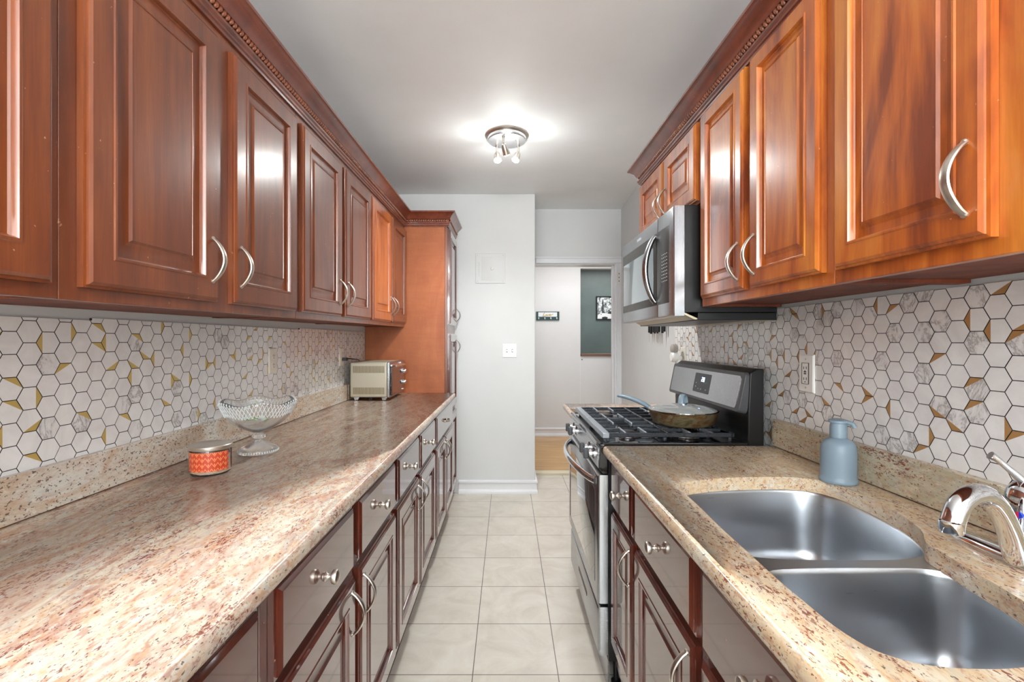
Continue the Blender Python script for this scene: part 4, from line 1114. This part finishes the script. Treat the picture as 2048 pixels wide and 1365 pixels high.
# ---------------------------------------------------------------- ceiling spotlight fixture
lx, ly = -.004, 2.885
t = thing('ceiling_light', 'round satin-nickel ceiling fixture with three lit spot heads', 'ceiling light', (lx, ly, CEIL))
bm = BM(); lathe(bm, [(0, -.0005), (.132, -.0005), (.132, -.004), (.124, -.008), (0, -.008)], (lx, ly, CEIL), 48); obj('ceiling_rim', bm, 'nickel', t)
bm = BM(); lathe(bm, [(.108, -.0082), (.116, -.012), (.118, -.030), (.114, -.036), (0, -.040)], (lx, ly, CEIL), 48); obj('canopy', bm, plain('polished_nickel', (226, 226, 228), .3, 1), t, sharp=.7)
heads = [((-.024, 2.805), (.006, 2.868), (-.25, .35)), ((-.066, 2.945), (-.058, 2.905), (.12, .1)), ((.067, 2.945), (.040, 2.905), (.35, .1))]
for (sx, sy), (ex, ey), (dx, dy) in heads:
    bm = BM(); tube(bm, [(sx, sy, 2.508), (sx, sy, 2.468)], .0065, 12); lathe(bm, [(.009, -.004), (.009, 0), (0, 0)], (sx, sy, 2.5085), 12); st = obj('stem', bm, 'nickel', t)
    d = Vector((ex-sx, ey-sy, -.085)).normalized(); c0 = Vector((sx, sy, 2.468))+d*.004
    bm = BM(); lathe(bm, [(0, 0), (.013, .001), (.018, .012), (.021, .040), (.0245, .062), (.0225, .062), (.019, .042), (.016, .030), (0, .028)], (0, 0, 0), 24)
    q = Vector((0, 0, 1)).rotation_difference(d); bmesh.ops.transform(bm, matrix=Matrix.Translation(c0) @ q.to_matrix().to_4x4(), verts=bm.verts)
    hd_ = obj('spot_head', bm, 'nickel', t, sharp=.7)
    bm = BM(); lathe(bm, [(0, .0), (.012, .004), (.0175, .022), (.018, .034), (.012, .040), (0, .041)], (0, 0, 0), 20)
    bmesh.ops.transform(bm, matrix=Matrix.Translation(c0+d*.029) @ q.to_matrix().to_4x4(), verts=bm.verts)
    obj('bulb', bm, 'bulb', hd_)
    for kind, en in (('SPOT', 18), ('POINT', 1.5)):
        ld = bpy.data.lights.new('spot_bulb_light', kind); ld.energy = en; ld.shadow_soft_size = .03; ld.color = (.96, 1, .98)
        if kind == 'SPOT': ld.spot_size = 2.7; ld.spot_blend = 1
        lo = bpy.data.objects.new('spot_bulb_light', ld); COL.objects.link(lo); lo.location = c0+d*.112

# ---------------------------------------------------------------- hall: hook board, picture
t = thing('coat_hook_board', 'small dark teal hook board with a pale lettered panel on the hall wall', 'hook rack', (.54, YC, 1.63))
yy = YC-.0008
bm = BM(); box(bm, .385, .695, yy-.016, yy, 1.572, 1.690); bd = obj('board', bm, 'teal', t, bevel=.002)
bm = BM(); box(bm, .412, .664, yy-.0185, yy-.0162, 1.620, 1.680); obj('name_panel', bm, 'sign_panel', bd, bevel=.001)
# the word "Love" in a brushed script
bm = BM()
def stroke(pts, r=.0035):
    tube(bm, spline([(x, yy-.0205, z) for x, z in pts], 5), r, 6)
ox, oz = .478, 1.628
stroke([(ox+.020, oz+.044), (ox+.008, oz+.036), (ox+.006, oz+.018), (ox-.004, oz+.004), (ox+.010, oz+.004), (ox+.026, oz+.002)], .0045)
stroke([(ox+.040, oz+.022), (ox+.030, oz+.014), (ox+.036, oz+.004), (ox+.048, oz+.010), (ox+.044, oz+.022), (ox+.054, oz+.020)])
stroke([(ox+.056, oz+.022), (ox+.062, oz+.006), (ox+.074, oz+.024), (ox+.082, oz+.020)])
stroke([(ox+.084, oz+.014), (ox+.098, oz+.020), (ox+.094, oz+.028), (ox+.086, oz+.018), (ox+.090, oz+.006), (ox+.112, oz+.018), (ox+.134, oz+.030)])
obj('lettering', bm, 'sign_gold', bd)
for x in (.418, .500, .580, .660):
    bm = BM(); tube(bm, spline([(x, yy-.018, 1.605), (x, yy-.030, 1.600), (x, yy-.038, 1.588), (x, yy-.046, 1.590), (x, yy-.048, 1.600)], 4), .0045, 8); box(bm, x-.006, x+.006, yy-.0185, yy-.0163, 1.590, 1.612); obj('hook', bm, 'white_plastic', t)

t = thing('picture_frame', 'black-framed black-and-white street photograph on the grey-green wall', 'picture', (1.66, YG, 1.85))
x0, x1, z0, z1 = 1.495, 1.84, 1.652, 2.052; yy = YG-.0008
bm = BM()
box(bm, x0, x1, yy-.022, yy, z0, z0+.018); box(bm, x0, x1, yy-.022, yy, z1-.018, z1); box(bm, x0, x0+.020, yy-.022, yy, z0+.018, z1-.018); box(bm, x1-.020, x1, yy-.022, yy, z0+.018, z1-.018)
obj('frame', bm, 'frame_black', t, bevel=.001)
bm = BM(); box(bm, x0+.020, x1-.020, yy-.012, yy-.004, z0+.018, z1-.018)
ph = obj('photograph', bm, 'photo', t)
def flat(bm, pts, mi, d):
    a = [bm.verts.new((x0+x, yy-.0121, z0+z)) for x, z in pts]; b = [bm.verts.new((x0+x, yy-.0121-d, z0+z)) for x, z in pts]
    ring_faces(bm, a, b, mi); quad(bm, a[::-1], mi); quad(bm, b, mi)
bm = BM()
flat(bm, [(.02, .018), (.325, .018), (.325, .085), (.20, .105), (.12, .115), (.07, .108), (.03, .085)], 0, .0004)
flat(bm, [(.10, .018), (.19, .018), (.195, .045), (.15, .055), (.10, .045)], 1, .0008)
flat(bm, [(.075, .085), (.095, .090), (.090, .100), (.078, .098)], 1, .0008)
flat(bm, [(.20, .105), (.325, .095), (.325, .135), (.26, .150), (.20, .125)], 1, .0006)
flat(bm, [(.105, .12), (.125, .12), (.125, .30), (.112, .36), (.100, .30)], 1, .0006)
obj('picture_shapes', bm, ['photo_white', 'photo_dark'], ph)
